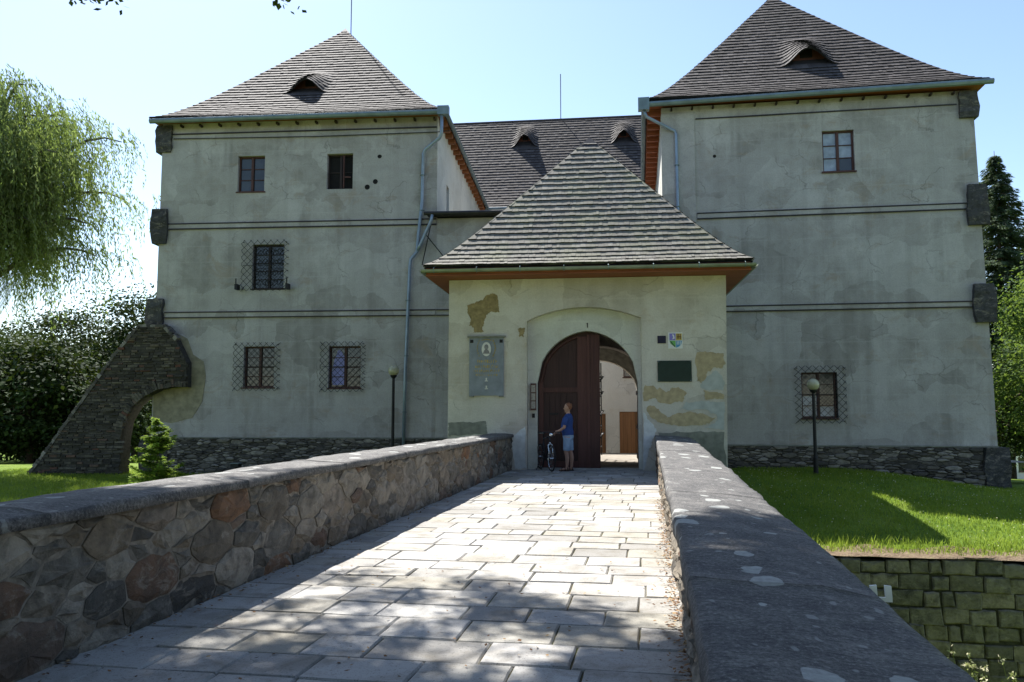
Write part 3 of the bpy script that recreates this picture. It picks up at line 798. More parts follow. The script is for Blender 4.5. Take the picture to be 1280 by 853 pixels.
def grille(par, u0, u1, z0, z1, v, pitch=.21, r=.0085):
    """forged lattice standing proud of the wall: crossing diagonal bars, each a sub-part"""
    b = MB(); b.tube([(u0 + .1, v - .12, (z0 + z1) / 2), (u1 - .1, v - .12, (z0 + z1) / 2)], .009, 6)
    g = obj('window_grille', b, 'iron', par)
    for (a, z) in ((u0 + .08, z0 + .08), (u1 - .08, z0 + .08), (u0 + .08, z1 - .08), (u1 - .08, z1 - .08)):
        q = MB(); q.tube([(a, v - .13, z), (a, v + .03, z)], .014, 6); obj('wall_peg', q, 'iron', g)
    for sgn in (1, -1):
        c = -(u1 - u0) if sgn > 0 else 0
        k = -40
        while k < 60:
            c = k * pitch * 1.0; k += 1
            # line z = z0 + c + sgn*(u-u0)
            pts = []
            for u in (u0, u1):
                z = z0 + c + sgn * (u - u0)
                if z0 <= z <= z1: pts.append((u, z))
            for z in (z0, z1):
                u = u0 + (z - z0 - c) / sgn
                if u0 < u < u1: pts.append((u, z))
            if len(pts) >= 2:
                pts.sort(); (a, za), (d, zd) = pts[0], pts[-1]
                if math.hypot(a - d, za - zd) < .12: continue
                q = MB(); vv = v - .12 + (.008 if sgn > 0 else -.008)
                q.tube([(a, v - .02 if a in (u0, u1) else vv, za), (a + (d - a) * .04, vv, za + (zd - za) * .04), (d - (d - a) * .04, vv, zd - (zd - za) * .04), (d, v - .02 if d in (u0, u1) else vv, zd)], r, 5)
                obj('bar', q, 'iron', g)
    return g

def prof_g(s, c=.075, wd=.13): 
    return (s - c * (1 - math.exp(-s / wd))) / (1 - c * (1 - math.exp(-1 / wd)))
def shingled(mb, ub, E0, E1, T0, T1, z0, H, rows, wd, th, rr, g=prof_g, dormers=(), over=2.0, sag=0.0):
    """courses of thick split shingles on one roof slope; ub receives the boarding below.
    dormers: (centre position along the eave, half width, lift, s_mouth, s_top)"""
    E0, E1, T0, T1 = (np.array(p, float) for p in (E0, E1, T0, T1))
    d = E1 - E0; L = np.linalg.norm(d); d /= L
    ins = ((T0 + T1) / 2 - (E0 + E1) / 2); inl = ins - d * ins.dot(d); run = np.linalg.norm(inl); inl = inl / run
    aT0, aT1 = (T0 - E0).dot(d), (T1 - E0).dot(d)
    def rng_(s): return aT0 * s, L + (aT1 - L) * s
    def bump(a, s):
        z = 0
        for (c, hw, A, sm_, st) in dormers:
            x = abs(a - c) / hw
            if x < 1 and sm_ - 1e-6 <= s <= st:
                k = (st - s) / (st - sm_); z += A * .5 * (1 + math.cos(PI * x)) * k * (1.15 - .15 * k)
        return z
    def pt(a, s, lift, nz, below=False):
        p = E0 + d * a + inl * (run * s)
        z = z0 + H * g(s) + (0 if below else bump(a, s)) - sag * math.sin(PI * min(1, max(0, a / L))) * (1 - s)
        return (p[0] - inl[0] * nz[0] * lift, p[1] - inl[1] * nz[0] * lift, z + nz[1] * lift)
    for i in range(rows):
        s0, s1 = i / rows, min(1.0, (i + over) / rows)
        sl = (H * (g(s1) - g(s0))) / max(1e-6, run * (s1 - s0)); q = math.hypot(1, sl); nz = (sl / q, 1 / q)
        lo, hi = rng_(s0); lo2, hi2 = rng_(s1)
        a = lo + rr.uniform(-wd, 0)
        rowz = 0
        while a < hi - .02:
            ww = wd * rr.uniform(.6, 1.4); b = min(a + ww, hi); a0 = max(a, lo)
            a += ww
            if b - a0 < .02: continue
            gap = .002
            j = rr.uniform(-.010, .004) / run
            s0j = max(0, s0 + j) if i else s0 + j
            for (c, hw, A, smm, st) in dormers:
                if abs((a0 + b) / 2 - c) < hw * .86 and s0 < smm - 1e-6: s0j = s0
            for (c, hw, A, smm, st) in dormers:
                if abs((a0 + b) / 2 - c) < hw and s0 >= smm - 1e-6: s0j = max(s0j, smm)
            u0, u1 = max(a0 + gap, lo2 - .0), min(b - gap, hi2 + .0)
            if u0 > u1: u0 = u1 = max(lo2, min(hi2, (a0 + b) / 2))
            t = th * rr.uniform(.92, 1.08) + rowz
            bl = any(s0 < smm - 1e-6 for (c, hw, A, smm, st) in dormers if abs((a0 + b) / 2 - c) < hw)
            l0, l1 = (a0 + gap), (b - gap)
            k = .006
            vs = [pt(l0, s0j, k, nz, bl), pt(l1, s0j, k, nz, bl), pt(l1, s0j, k + t, nz, bl), pt(l0, s0j, k + t, nz, bl), pt(u0, s1, k + .004, nz, bl), pt(u1, s1, k + .004, nz, bl)]
            # a dormer mouth: shingles of courses just below it stay on the plane
            mb.add(vs, [(0, 1, 2, 3)], 0.0); mb.add(vs[1:], [(2, 1, 4, 3), (0, 4, 1)], .12 + .88 * rr.random())  # butt face takes the darkest tint, a painted shadow band under each course
    # boarding
    n = 12
    for i in range(n):
        s0, s1 = i / n, (i + 1) / n; lo, hi = rng_(s0); lo2, hi2 = rng_(s1)
        def bp(a, s):
            p = E0 + d * a + inl * (run * s); return (p[0], p[1], z0 + H * g(s) - .035 - sag * math.sin(PI * min(1, max(0, a / L))) * (1 - s))
        for kx in range(6):
            t0, t1 = kx / 6, (kx + 1) / 6
            ub.quad(bp(lerp(lo, hi, t0), s0), bp(lerp(lo, hi, t1), s0), bp(lerp(lo2, hi2, t1), s1), bp(lerp(lo2, hi2, t0), s1))
    # dormer fronts are returned as outlines
    out = []
    for (c, hw, A, smm, st) in dormers:
        s_in = smm + .48 / run
        top = []; 
        for k in range(25):
            a = c - hw * .86 + 2 * hw * .86 * k / 24
            p = E0 + d * a + inl * (run * s_in); top.append((p[0], p[1], z0 + H * g(s_in) + bump(a, s_in) - .03, a))
        out.append((top, d, inl))
    return out
MAT['dormer_wood'] = make_wood('dark_red_dormer_board', (0.085, 0.030, 0.018))
def dormer_front(par, top, d, inl, drop=.35, hole=.30):
    b = MB(); n = len(top); zb = min(t[2] for t in top) - drop
    vs = [(t[0], t[1], t[2]) for t in top] + [(t[0], t[1], zb) for t in top]
    b.add(vs, [(i, n + i, n + i + 1, i + 1) for i in range(n - 1)])
    f = obj('dormer_front', b, 'dormer_wood', par)
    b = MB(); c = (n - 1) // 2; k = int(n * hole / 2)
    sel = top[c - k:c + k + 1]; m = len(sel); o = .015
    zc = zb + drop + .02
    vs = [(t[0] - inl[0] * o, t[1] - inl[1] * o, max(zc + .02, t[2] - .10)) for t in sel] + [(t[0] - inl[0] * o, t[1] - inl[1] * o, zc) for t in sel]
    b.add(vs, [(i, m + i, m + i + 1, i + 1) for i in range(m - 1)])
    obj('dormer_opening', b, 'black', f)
def hip_roof(par, u0, u1, v0, v1, z0, apex, H, rows, wd, th, rr, mat, dormers=(), ridge=0.0, side_mb=None, sag=.05):
    au, av = apex
    A0, A1 = (au - ridge / 2, av), (au + ridge / 2, av)
    mb, ub = MB(), MB(); outs = []
    outs += shingled(mb, ub, (u0, v0), (u1, v0), A0, A1, z0, H, rows, wd, th, rr, dormers=dormers, sag=sag)
    shingled(mb, ub, (u1, v0), (u1, v1), A1, A1, z0, H, rows, wd, th, rr, sag=sag)
    shingled(mb, ub, (u1, v1), (u0, v1), A1, A0, z0, H, rows, wd, th, rr, sag=sag)
    shingled(mb, ub, (u0, v1), (u0, v0), A0, A0, z0, H, rows, wd, th, rr, sag=sag)
    # ridge boards along the hips
    obj('roof_boarding', ub, 'underlay', par)
    ro = obj('roof_shingles', mb, mat, par, 'stuff')
    for (t, d, i) in outs: dormer_front(par, t, d, i)
    hb = MB()
    for (cu, cv, A) in ((u0, v0, A0), (u1, v0, A1), (u1, v1, A1), (u0, v1, A0)):
        hb.tube([(lerp(cu, A[0], s), lerp(cv, A[1], s), z0 + H * prof_g(s) + .012) for s in [i / 16 for i in range(17)]], .035, 6)
    obj('hip_shingles', hb, mat, par, 'stuff')
    cb = MB(); zt = z0 + H
    cb.add([(au - .28 - ridge / 2, av - .28, zt - .26), (au + .28 + ridge / 2, av - .28, zt - .26), (au + .28 + ridge / 2, av + .28, zt - .26), (au - .28 - ridge / 2, av + .28, zt - .26), (au, av, zt + .14)],
           [(0, 1, 4), (1, 2, 4), (2, 3, 4), (3, 0, 4), (3, 2, 1, 0)])
    obj('apex_cap', cb, 'lead', par)
    return ro
def coursed(mb, u0, u1, z0, z1, v, rr, lw=(.14, .5), lh=(.05, .13), inside=None, dep=(.01, .06)):
    z = z0
    while z < z1 - .02:
        h = min(rr.uniform(*lh), z1 - z); u = u0 - rr.uniform(0, .3)
        while u < u1:
            wd = rr.uniform(*lw); a, c = max(u, u0), min(u + wd, u1); u += wd
            if c - a < .04: continue
            if inside and not inside((a + c) / 2, z + h / 2): continue
            o = rr.uniform(*dep); e = rr.uniform(0, .012)
            mb.add([(a + .006, v + .03, z + .005), (c - .006, v + .03, z + .005), (c - .006, v + .03, z + h - .005), (a + .006, v + .03, z + h - .005),
                    (a + .012 + e, v - o, z + .012), (c - .012 - e, v - o * rr.uniform(.6, 1.2), z + .012 + e * .5), (c - .014, v - o * rr.uniform(.6, 1.1), z + h - .012), (a + .012, v - o, z + h - .01 - e * .5)],
                   [(4, 5, 6, 7), (0, 1, 5, 4), (1, 2, 6, 5), (2, 3, 7, 6), (3, 0, 4, 7)], rr.random())
        z += h

# ================================================================== left tower
lt = thing('castle_tower', 'left castle tower with steep shingle roof, five barred or plain windows and grey-green render', 'tower', PLO, PLR, (-11.7, 0, -0.6), 'towers flanking the gate')
WL = [(-13.98, -12.95, 9.78, 11.14), (-10.58, -9.60, 9.80, 11.14), (-13.32, -12.12, 6.12, 7.77), (-13.54, -12.39, 2.50, 3.99), (-10.37, -9.19, 2.47, 3.98)]
b = MB(); wall_face(b, -16.95, -6.45, -0.9, 12.45, WL, 0.0, .30)
b.quad((-16.95, 13, -1), (-16.95, 0, -1), (-16.95, 0, 12.45), (-16.95, 13, 12.45)); b.quad((-6.45, 13.3, -1), (-16.95, 13.3, -1), (-16.95, 13.3, 12.45), (-6.45, 13.3, 12.45))
obj('front_wall', b, 'plaster', lt)
b = MB()
sh = [(2.1, 2.75, 9.0, 10.5), (6.2, 6.8, 8.9, 10.0), (9.2, 9.9, 9.2, 10.2)]
wall_face(b, 0.0, 13.3, -1, 12.45, sh, 0.0, .25, fmap=lambda u, v, z: (-6.45 - v, u + .004, z))
obj('side_wall', b, 'plaster_white', lt)
for (a, c, d, e) in sh:
    q = MB(); q.box(-6.62, -6.56, a, c, d, e); w_ = obj('window', q, 'win_wood', lt)
    q = MB(); q.box(-6.56, -6.545, a + .1, c - .1, d + .1, e - .1); obj('pane', q, 'glass', w_)
window(lt, *WL[0], .13, 2, 3, 'win_wood', 'glass')
w_ = window(lt, *WL[1], .17, 2, 2, 'win_dark', 'black')
q = MB(); q.box(-9.98, -9.94, .05, .12, 9.86, 11.08); q.box(-9.98, -9.70, .06, .11, 10.24, 10.29); obj('open_casement', q, 'win_wood', w_)
window(lt, *WL[2], .15, 2, 5, 'win_dark', 'glass')
window(lt, *WL[3], .15, 2, 4, 'win_wood', 'glass')
window(lt, *WL[4], .15, 2, 4, 'win_wood', 'glass')
q = MB(); q.prism([(-10.27, 2.58), (-9.80, 2.58), (-9.80, 3.55), (-9.98, 3.86), (-10.08, 3.86), (-10.22, 3.45), (-10.30, 3.0)], .185, .195); obj('curtain', q, 'curtain_lilac', lt)
grille(lt, -13.72, -11.95, 6.02, 7.92, 0.0, .25)
grille(lt, -13.92, -12.16, 2.36, 4.13, 0.0, .23)
grille(lt, -10.68, -9.00, 2.32, 4.14, 0.0, .23)
for s in (-1, 1):                                                     # flower-holder hooks of the upper grille
    u = -12.82 + s * .95; q = MB(); q.tube([(u, -.04, 6.15), (u, -.34, 6.10), (u, -.36, 6.45)], .022, 6); q.box(u - .05, u + .05, -.36, -.10, 6.05, 6.25); obj('hook', q, 'iron', lt)
q = MB()                                                              # curls of the upper grille
for i in range(4):
    for j in range(4):
        cu, cz = -13.15 + i * .28, 6.35 + j * .38
        q = MB(); q.tube([(cu + .11 * math.cos(t) * (1 - t / 9), .06, cz + .15 * math.sin(t) * (1 - t / 9)) for t in [k * .5 for k in range(14)]], .013, 5); obj('window_scroll', q, 'iron', lt)
# plinth
def plinth_rubble(mb, u0, u1, z0, z1, v, seed, dep=(.0, .07)):
    r_ = random.Random(seed)
    for poly in random_rubble(u1 - u0, z1 - z0, (.30, .105), r_):
        stone_mesh(mb, poly, lambda s, z, o: (u0 + s, v - o, z0 + z), r_.uniform(.003, .012), r_.uniform(*dep), r_, bev=.016, back=-.03, tint=r_.random())
q = MB(); q.box(-17.0, -3.9, -.09, .02, -1.0, .66); obj('plinth_back', q, 'rubble_back', lt)
q = MB(); plinth_rubble(q, -16.95, -3.92, -.75, .66, -.09, 4); obj('plinth_stones', q, 'rubble', lt, 'stuff')
q = MB(); q.box(-17.0, -3.9, -.12, .0, .66, .70); obj('plinth_ledge', q, 'patch_grey', lt)
# string courses: paired weathered fillets
def strings(par, u0, u1, zs, v=-.0, mat='lead'):
    for (z, t) in zs:
        q = MB(); q.box(u0, u1, v - .055, v + .03, z - t / 2, z + t / 2); obj('string_course', q, mat, par)
strings(lt, -16.6, -6.46, [(8.60, .035), (8.40, .04)]); strings(lt, -16.6, -6.46, [(5.27, .035), (5.07, .03)])
q = MB(); q.box(-16.58, -6.47, -.03, .03, 8.43, 8.575); obj('string_band', q, 'plaster', lt)
q = MB(); q.box(-16.58, -6.47, -.03, .03, 5.095, 5.245); obj('string_band', q, 'plaster', lt)
q = MB(); q.box(-16.58, -6.47, -.05, .03, 12.02, 12.06); obj('cornice_line', q, 'lead', lt)
q = MB(); q.tube([(-16.5, -.05, 11.86), (-11, -.05, 11.80), (-6.46, -.05, 11.84), (-5.9, -.02, 11.9)], .016, 5); obj('facade_cable', q, 'iron', lt)
def rough_block(par, u0, u1, v0, v1, z0, z1, rr, taper=.0):
    q = MB(); n = 5; vs = []
    for k in range(n + 1):
        t = k / n; z = lerp(z0, z1, t); e = .03 if k in (0, n) else 0
        j = lambda: rr.uniform(-.035, .035)
        a0 = u0 + e + taper * t
        vs += [(a0 + j(), v0 + e + j(), z), (u1 - e + j(), v0 + e + j(), z), (u1 - e + j(), v1, z), (a0 + j(), v1, z)]
    q.v = vs
    for k in range(n):
        for i in range(4): q.f.append((k * 4 + i, k * 4 + (i + 1) % 4, k * 4 + 4 + (i + 1) % 4, k * 4 + 4 + i)); q.t.append(.5)
    q.f += [(3, 2, 1, 0), (n * 4, n * 4 + 1, n * 4 + 2, n * 4 + 3)]; q.t += [.5, .5]
    obj('corner_stone', q, 'corner', par)
rr = random.Random(8)
rough_block(lt, -17.18, -16.55, -.12, .8, 11.35, 12.38, rr); rough_block(lt, -17.22, -16.60, -.14, .8, 7.85, 9.17, rr)
rough_block(lt, -17.26, -16.64, -.16, .8, 4.70, 5.78, rr); rough_block(lt, -17.30, -16.22, -.18, .9, -.9, .72, rr)
# roof
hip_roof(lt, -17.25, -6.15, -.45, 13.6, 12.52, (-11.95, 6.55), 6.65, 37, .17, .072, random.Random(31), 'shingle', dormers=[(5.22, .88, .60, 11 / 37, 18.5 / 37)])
q = MB(); q.box(-17.2, -6.2, -.40, 13.55, 12.46, 12.50); obj('eaves_soffit', q, 'soffit', lt)
q = MB()
for i in range(20): q.box(-6.45, -6.17, .4 + i * .66, .56 + i * .66, 12.24, 12.455)
obj('rafter_ends', q, 'soffit', lt, 'stuff')
for i in range(14):
    q = MB(); u = -16.2 + i * .74; q.box(u, u + .07, -.20, .0, 12.28, 12.36); obj('bracket', q, 'win_dark', lt)
q = MB(); q.tube([(-17.2, -.50, 12.40), (-6.05, -.50, 12.43)], .10, 8); obj('gutter', q, 'zinc', lt)
q = MB(); q.tube([(-6.08, -.5, 12.46), (-6.08, 13.5, 12.46)], .085, 8); obj('gutter', q, 'zinc', lt)
q = MB(); q.box(-6.36, -5.95, -.62, -.36, 12.30, 12.62); obj('rainwater_head', q, 'zinc', lt)
q = MB(); q.tube([(-6.22, -.5, 12.35), (-6.22, -.48, 11.62), (-6.30, -.42, 11.48), (-6.86, -.16, 11.16), (-6.95, -.12, 11.0), (-6.98, -.12, 9.2), (-7.10, -.12, 8.0), (-7.14, -.12, 7.38), (-7.36, -.12, 7.12), (-7.40, -.12, 6.9), (-7.52, -.14, 3.0), (-7.56, -.14, -.5)], .062, 8); obj('downpipe', q, 'zinc_blue', lt, smooth=True)
for z in (10.2, 8.9, 5.6, 3.6, 1.6):
    u = -6.97 if z > 8 else -7.45 - (5.6 - z) * .02; q = MB(); q.tube([(u + .085 * math.cos(t), -.13 + .085 * math.sin(t), z) for t in [k * PI / 5 for k in range(10)]], .014, 5, closed=True); obj('pipe_clip', q, 'zinc', lt)
for (u, z) in ((-8.6, 11.0), (-8.75, 10.05), (-9.05, 9.85)):             # bullet-like scars in the render
    q = MB(); q.lathe([(.02, -.012), (.085, -.010), (.10, .006)], (u, 0, z), 9, axis='y'); obj('render_scar', q, 'black', lt)
MAT['patch_peel'] = simple('peeled_render', (0.27, 0.24, 0.165), .95, var=.3, scale=4)
# peeled zone above the buttress
q = MB(); q.prism([(-16.2, 4.55), (-15.7, 4.3), (-15.45, 3.7), (-15.05, 3.45), (-14.95, 2.9), (-15.05, 2.0), (-15.4, 1.4), (-16.2, 1.2), (-16.9, 1.3), (-16.9, 2.6), (-16.0, 3.6)], -.014, .03); obj('peeled_patch', q, 'patch_peel', lt)
# lightning rod
q = MB(); q.tube([(-11.70, 6.55, 18.9), (-11.70, 6.55, 22.5)], .022, 6); obj('lightning_rod', q, 'iron', lt)

# buttress
bt = thing('flying_buttress', 'dark rubble flying buttress leaning on the left tower over a low arch', 'buttress', PLO, PLR, (-19, -.4, -.6))
bpoly = [(-21.45, -.9), (-20.6, .25), (-19.4, 1.95), (-18.3, 3.55), (-17.35, 4.72), (-16.4, 4.72), (-15.95, 4.25), (-15.50, 3.40), (-15.48, 2.50), (-15.9, 2.52), (-16.5, 2.42), (-17.05, 2.15), (-17.45, 1.80), (-17.75, 1.25), (-17.85, .6), (-17.87, -.9)]
q = MB(); q.prism(bpoly, -.42, .25); obj('buttress_core', q, 'rubble_back', bt)
def inpoly(poly, x, y):
    c = False; n = len(poly)
    for i in range(n):
        x1, y1 = poly[i]; x2, y2 = poly[(i + 1) % n]
        if (y1 > y) != (y2 > y) and x < (x2 - x1) * (y - y1) / (y2 - y1) + x1: c = not c
    return c
q = MB(); coursed(q, -21.5, -15.4, -.9, 4.8, -.42, random.Random(9), lw=(.14, .42), lh=(.05, .11), inside=lambda u, z: inpoly(bpoly, u, z), dep=(.0, .07)); obj('buttress_stones', q, 'rubble_dark', bt, 'stuff')
q = MB(); r2 = random.Random(14)
for (p0, p1) in zip(bpoly[0:6], bpoly[1:7]):
    L = math.hypot(p1[0] - p0[0], p1[1] - p0[1]); n = int(L / .12)
    for i in range(n):
        for k in range(4):
            t = (i + .5) / n; cu, cz = lerp(p0[0], p1[0], t), lerp(p0[1], p1[1], t); v = -.46 + k * .17
            s_ = r2.uniform(.07, .15); an = math.atan2(p1[1] - p0[1], p1[0] - p0[0]); ca, sa = math.cos(an), math.sin(an)
            pts = [(-s_, -.05), (s_, -.05), (s_ * .8, r2.uniform(.03, .10)), (-s_ * .8, r2.uniform(.03, .10))]
            q.prism([(cu + x * ca - y * sa, cz + x * sa + y * ca) for x, y in pts], v + r2.uniform(-.03, .03), v + .16, r2.random())
obj('capping_stones', q, 'rubble', bt, 'stuff')
q = MB(); arc = bpoly[8:16]
for (p0, p1) in zip(arc[:-1], arc[1:]):                                # reddish arch ring
    L = math.hypot(p1[0] - p0[0], p1[1] - p0[1]); n = max(1, int(L / .10))
    if p1[1] < .3: continue
    for i in range(n):
        t0, t1 = i / n, (i + .85) / n; dx, dz = (p1[0] - p0[0]) / L, (p1[1] - p0[1]) / L; hgt = .26 + r2.uniform(-.12, .12)
        a0 = (lerp(p0[0], p1[0], t0), lerp(p0[1], p1[1], t0)); a1 = (lerp(p0[0], p1[0], t1), lerp(p0[1], p1[1], t1))
        q.prism([a0, a1, (a1[0] + dz * hgt, a1[1] - dx * hgt), (a0[0] + dz * hgt, a0[1] - dx * hgt)], -.46 - r2.uniform(0, .04), -.3, r2.uniform(.3, 1))
obj('arch_ring', q, 'rubble_dark', bt, 'stuff')

# ================================================================== curtain wall with the passage
cw = thing('curtain_wall', 'rendered curtain wall joining the towers behind the gatehouse, with a vaulted passage', 'wall', PLO, PLR, (-1, 0, -.4))
def arch_pts(c, hw, spring, rise, n=14, floor=-.6, point=.06):
    r_ = hw + point * hw; pts = []
    for i in range(n + 1):
        t = i / n; x = -hw + 2 * hw * t
        cc = point * hw if x < 0 else -point * hw
        hgt = math.sqrt(max(0, r_ * r_ - (abs(x) + point * hw) ** 2)) / math.sqrt(r_ * r_ - (point * hw) ** 2)
        pts.append((c + x, spring + rise * hgt))
    return [(c - hw, floor)] + pts + [(c + hw, floor)]
A0 = arch_pts(-.50, 1.58, 2.50, 1.42, 16); A1 = arch_pts(-.55, 1.45, 2.15, 1.36, 16)
def pierced(mb, u0, u1, z0, z1, arch, v0, v1):
    n = len(arch)
    poly = [(u0, z0), (u0, z1), (u1, z1), (u1, z0)] + [p for p in arch[::-1]]
    mb.prism([(a, max(c, z0)) for a, c in poly], v0, v1)
b = MB(); pierced(b, -6.448, 4.6, -.6, 8.62, A0, -.0, .9); obj('outer_wall', b, 'plaster', cw)
b = MB(); pierced(b, -6.445, 4.6, -.6, 8.60, A1, 1.55, 1.95); obj('inner_wall', b, 'plaster_cream', cw)
b = MB(); n = len(A0)
for i in range(n - 1):
    b.quad((A0[i][0], .85, A0[i][1]), (A0[i + 1][0], .85, A0[i + 1][1]), (A1[i + 1][0], 1.6, A1[i + 1][1]), (A1[i][0], 1.6, A1[i][1]))
obj('passage_vault', b, 'patch_grey', cw)
b = MB(); b.prism([(-6.75, 8.66), (1.66, 8.66), (1.66, 8.80), (-6.75, 8.80)], -.35, 2.3); obj('flat_roof', b, 'lead', cw)
b = MB(); b.tube([(-6.85, -.38, 8.72), (1.66, -.38, 8.74)], .07, 8); obj('gutter', b, 'lead', cw)
b = MB(); b.tube([(-6.55, -.38, 8.68), (-6.60, -.34, 8.45), (-7.02, -.16, 7.62), (-7.12, -.14, 7.42)], .06, 8); obj('downpipe', b, 'zinc_blue', cw, smooth=True)
b = MB(); b.tube([(-6.62, -.30, 8.30), (-6.96, -.08, 6.9)], .018, 6); obj('stay_rod', b, 'iron', cw)
b = MB(); b.tube([(-6.82, -.16, 8.0), (-6.1, -.10, 7.1)], .018, 6); obj('stay_rod', b, 'iron', cw)
strings(cw, -6.44, -3.9, [(5.27, .035), (5.07, .03)])
# iron gate leaf folded back in the passage
ig = MB(); 
hinge = (-.68, .35)
for (s, r_) in ((0.0, .028), (1.30, .022)): ig.tube([(hinge[0] + s * .13, hinge[1] + s, 0.02), (hinge[0] + s * .13, hinge[1] + s, 3.42)], r_, 6)
for z in (.35, 1.1, 1.85, 2.45, 3.0): ig.tube([(hinge[0], hinge[1], z), (hinge[0] + .17, hinge[1] + 1.3, z)], .024, 6)
for z in (.7, 1.5, 2.2, 2.75):
    for s in (.25, .75, 1.1):
        ig.tube([(hinge[0] + s * .13 + .12 * math.sin(t), hinge[1] + s + .16 * math.cos(t), z + .16 * math.sin(t)) for t in [k * PI / 5 for k in range(10)]], .018, 5, closed=True)
obj('iron_gate_leaf', ig, 'iron', cw)

# ================================================================== right tower
rt = thing('castle_tower', 'right castle tower, tallest in view, with a single upper window and steep shingle roof', 'tower', PRO, PRR, (6.9, 0, -.8), 'towers flanking the gate')
def bat(u, v, z): return (u + (.22 * (1 - z / 12.5) if u > 6 else 0) * max(0, (u - 6) / 6), v, z)
WR = [(7.13, 8.17, 9.85, 11.30), (6.18, 7.31, 1.40, 2.94)]
b = MB(); wall_face(b, 1.68, 12.02, -1.4, 12.45, WR, 0.0, .30, fmap=bat)
for (p, q_) in (((12.02, 0), (12.02, 13)), ((12.02, 13), (1.68, 13))):
    b.quad(bat(p[0], p[1], -1.4), bat(q_[0], q_[1], -1.4), bat(q_[0], q_[1], 12.45), bat(p[0], p[1], 12.45))
obj('front_wall', b, 'plaster', rt)
b = MB(); wall_face(b, 0, 13, -1.4, 12.45, [], fmap=lambda u, v, z: (1.68 + v, 13 - u, z)); obj('side_wall', b, 'plaster_white', rt)
b = MB(); b.box(1.66, 2.82, -.05, .02, -1.2, 12.2); obj('corner_pilaster', b, 'plaster', rt)
window(rt, *WR[0], .10, 2, 3, 'win_wood', 'glass_blue', special={(1, 0): 'glass', })
window(rt, *WR[1], .10, 2, 4, 'win_wood', 'glass', special={(0, 0): 'glass_blue', (1, 0): 'glass_blue', (0, 1): 'glass_blue'})
grille(rt, 5.96, 7.62, 1.22, 3.16, 0.0, .23)
b = MB(); b.box(2.2, 12.24, -.09, .02, -1.4, .46); obj('plinth_back', b, 'rubble_back', rt)
b = MB(); plinth_rubble(b, 2.2, 11.75, -1.1, -.28, -.14, 6, (.02, .12)); plinth_rubble(b, 2.2, 11.75, -.28, .46, -.09, 5); obj('plinth_stones', b, 'rubble', rt, 'stuff')
b = MB(); b.box(2.2, 12.2, -.13, .0, .46, .505); obj('plinth_ledge', b, 'patch_grey', rt)
strings(rt, 2.86, 11.66, [(8.56, .03), (8.36, .035)]); strings(rt, 2.86, 11.7, [(5.25, .035), (5.06, .03)])
b = MB(); b.box(2.87, 11.6, -.03, .03, 8.39, 8.535); obj('string_band', b, 'plaster', rt)
b = MB(); b.box(2.87, 11.6, -.03, .03, 5.09, 5.225); obj('string_band', b, 'plaster', rt)
b = MB(); b.box(2.87, 11.5, -.045, .03, 11.96, 11.995); obj('cornice_line', b, 'lead', rt)
rr = random.Random(18)
rough_block(rt, 11.56, 12.18, -.14, .8, 11.48, 12.42, rr); rough_block(rt, 11.66, 12.30, -.16, .8, 7.80, 9.18, rr)
rough_block(rt, 11.70, 12.36, -.18, .8, 4.54, 5.82, rr); rough_block(rt, 11.72, 12.50, -.24, .9, -1.3, .46, rr)
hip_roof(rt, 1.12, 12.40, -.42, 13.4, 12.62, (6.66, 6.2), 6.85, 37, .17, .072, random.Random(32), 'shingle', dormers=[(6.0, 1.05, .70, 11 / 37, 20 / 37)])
b = MB(); b.box(1.18, 12.34, -.36, 13.3, 12.54, 12.58); obj('eaves_soffit', b, 'soffit_red', rt)
b = MB()
for i in range(18): b.box(1.2, 1.68, .3 + i * .68, .44 + i * .68, 12.30, 12.535)
obj('rafter_ends', b, 'soffit_red', rt, 'stuff')
for i in range(14):
    q = MB(); u = 2.0 + i * .72; q.box(u, u + .06, -.20, .0, 12.31, 12.38); obj('bracket', q, 'win_dark', rt)
q = MB(); q.tube([(1.0, -.48, 12.44), (12.5, -.48, 12.54)], .10, 8); obj('gutter', q, 'zinc', rt)
q = MB(); q.tube([(1.06, -.5, 12.5), (1.06, 13.2, 12.5)], .09, 8); obj('gutter', q, 'zinc', rt)
q = MB(); q.box(.86, 1.25, -.62, -.36, 12.22, 12.66); obj('rainwater_head', q, 'zinc', rt)
q = MB(); q.tube([(1.06, -.48, 12.25), (1.15, -.46, 12.0), (1.9, -.16, 11.66), (2.14, -.10, 11.55), (2.18, -.11, 11.4), (2.20, -.11, 8.0), (2.2, -.11, -.3)], .055, 8); obj('downpipe', q, 'zinc_blue', rt, smooth=True)
for z in (10.3, 8.8):
    q = MB(); q.tube([(2.19 + .08 * math.cos(t), -.11 + .08 * math.sin(t), z) for t in [k * PI / 5 for k in range(10)]], .013, 5, closed=True); obj('pipe_clip', q, 'zinc', rt)
q = MB(); q.lathe([(.02, -.012), (.05, -.010), (.06, .006)], (3.5, 0, 10.6), 9, axis='y'); obj('render_scar', q, 'black', rt)
q = MB(); q.box(4.46, 5.15, -.42, -.10, -.62, -.30); q.box(4.42, 5.19, -.46, -.10, -.30, -.26); obj('cellar_vent', q, 'rubble_back', rt)

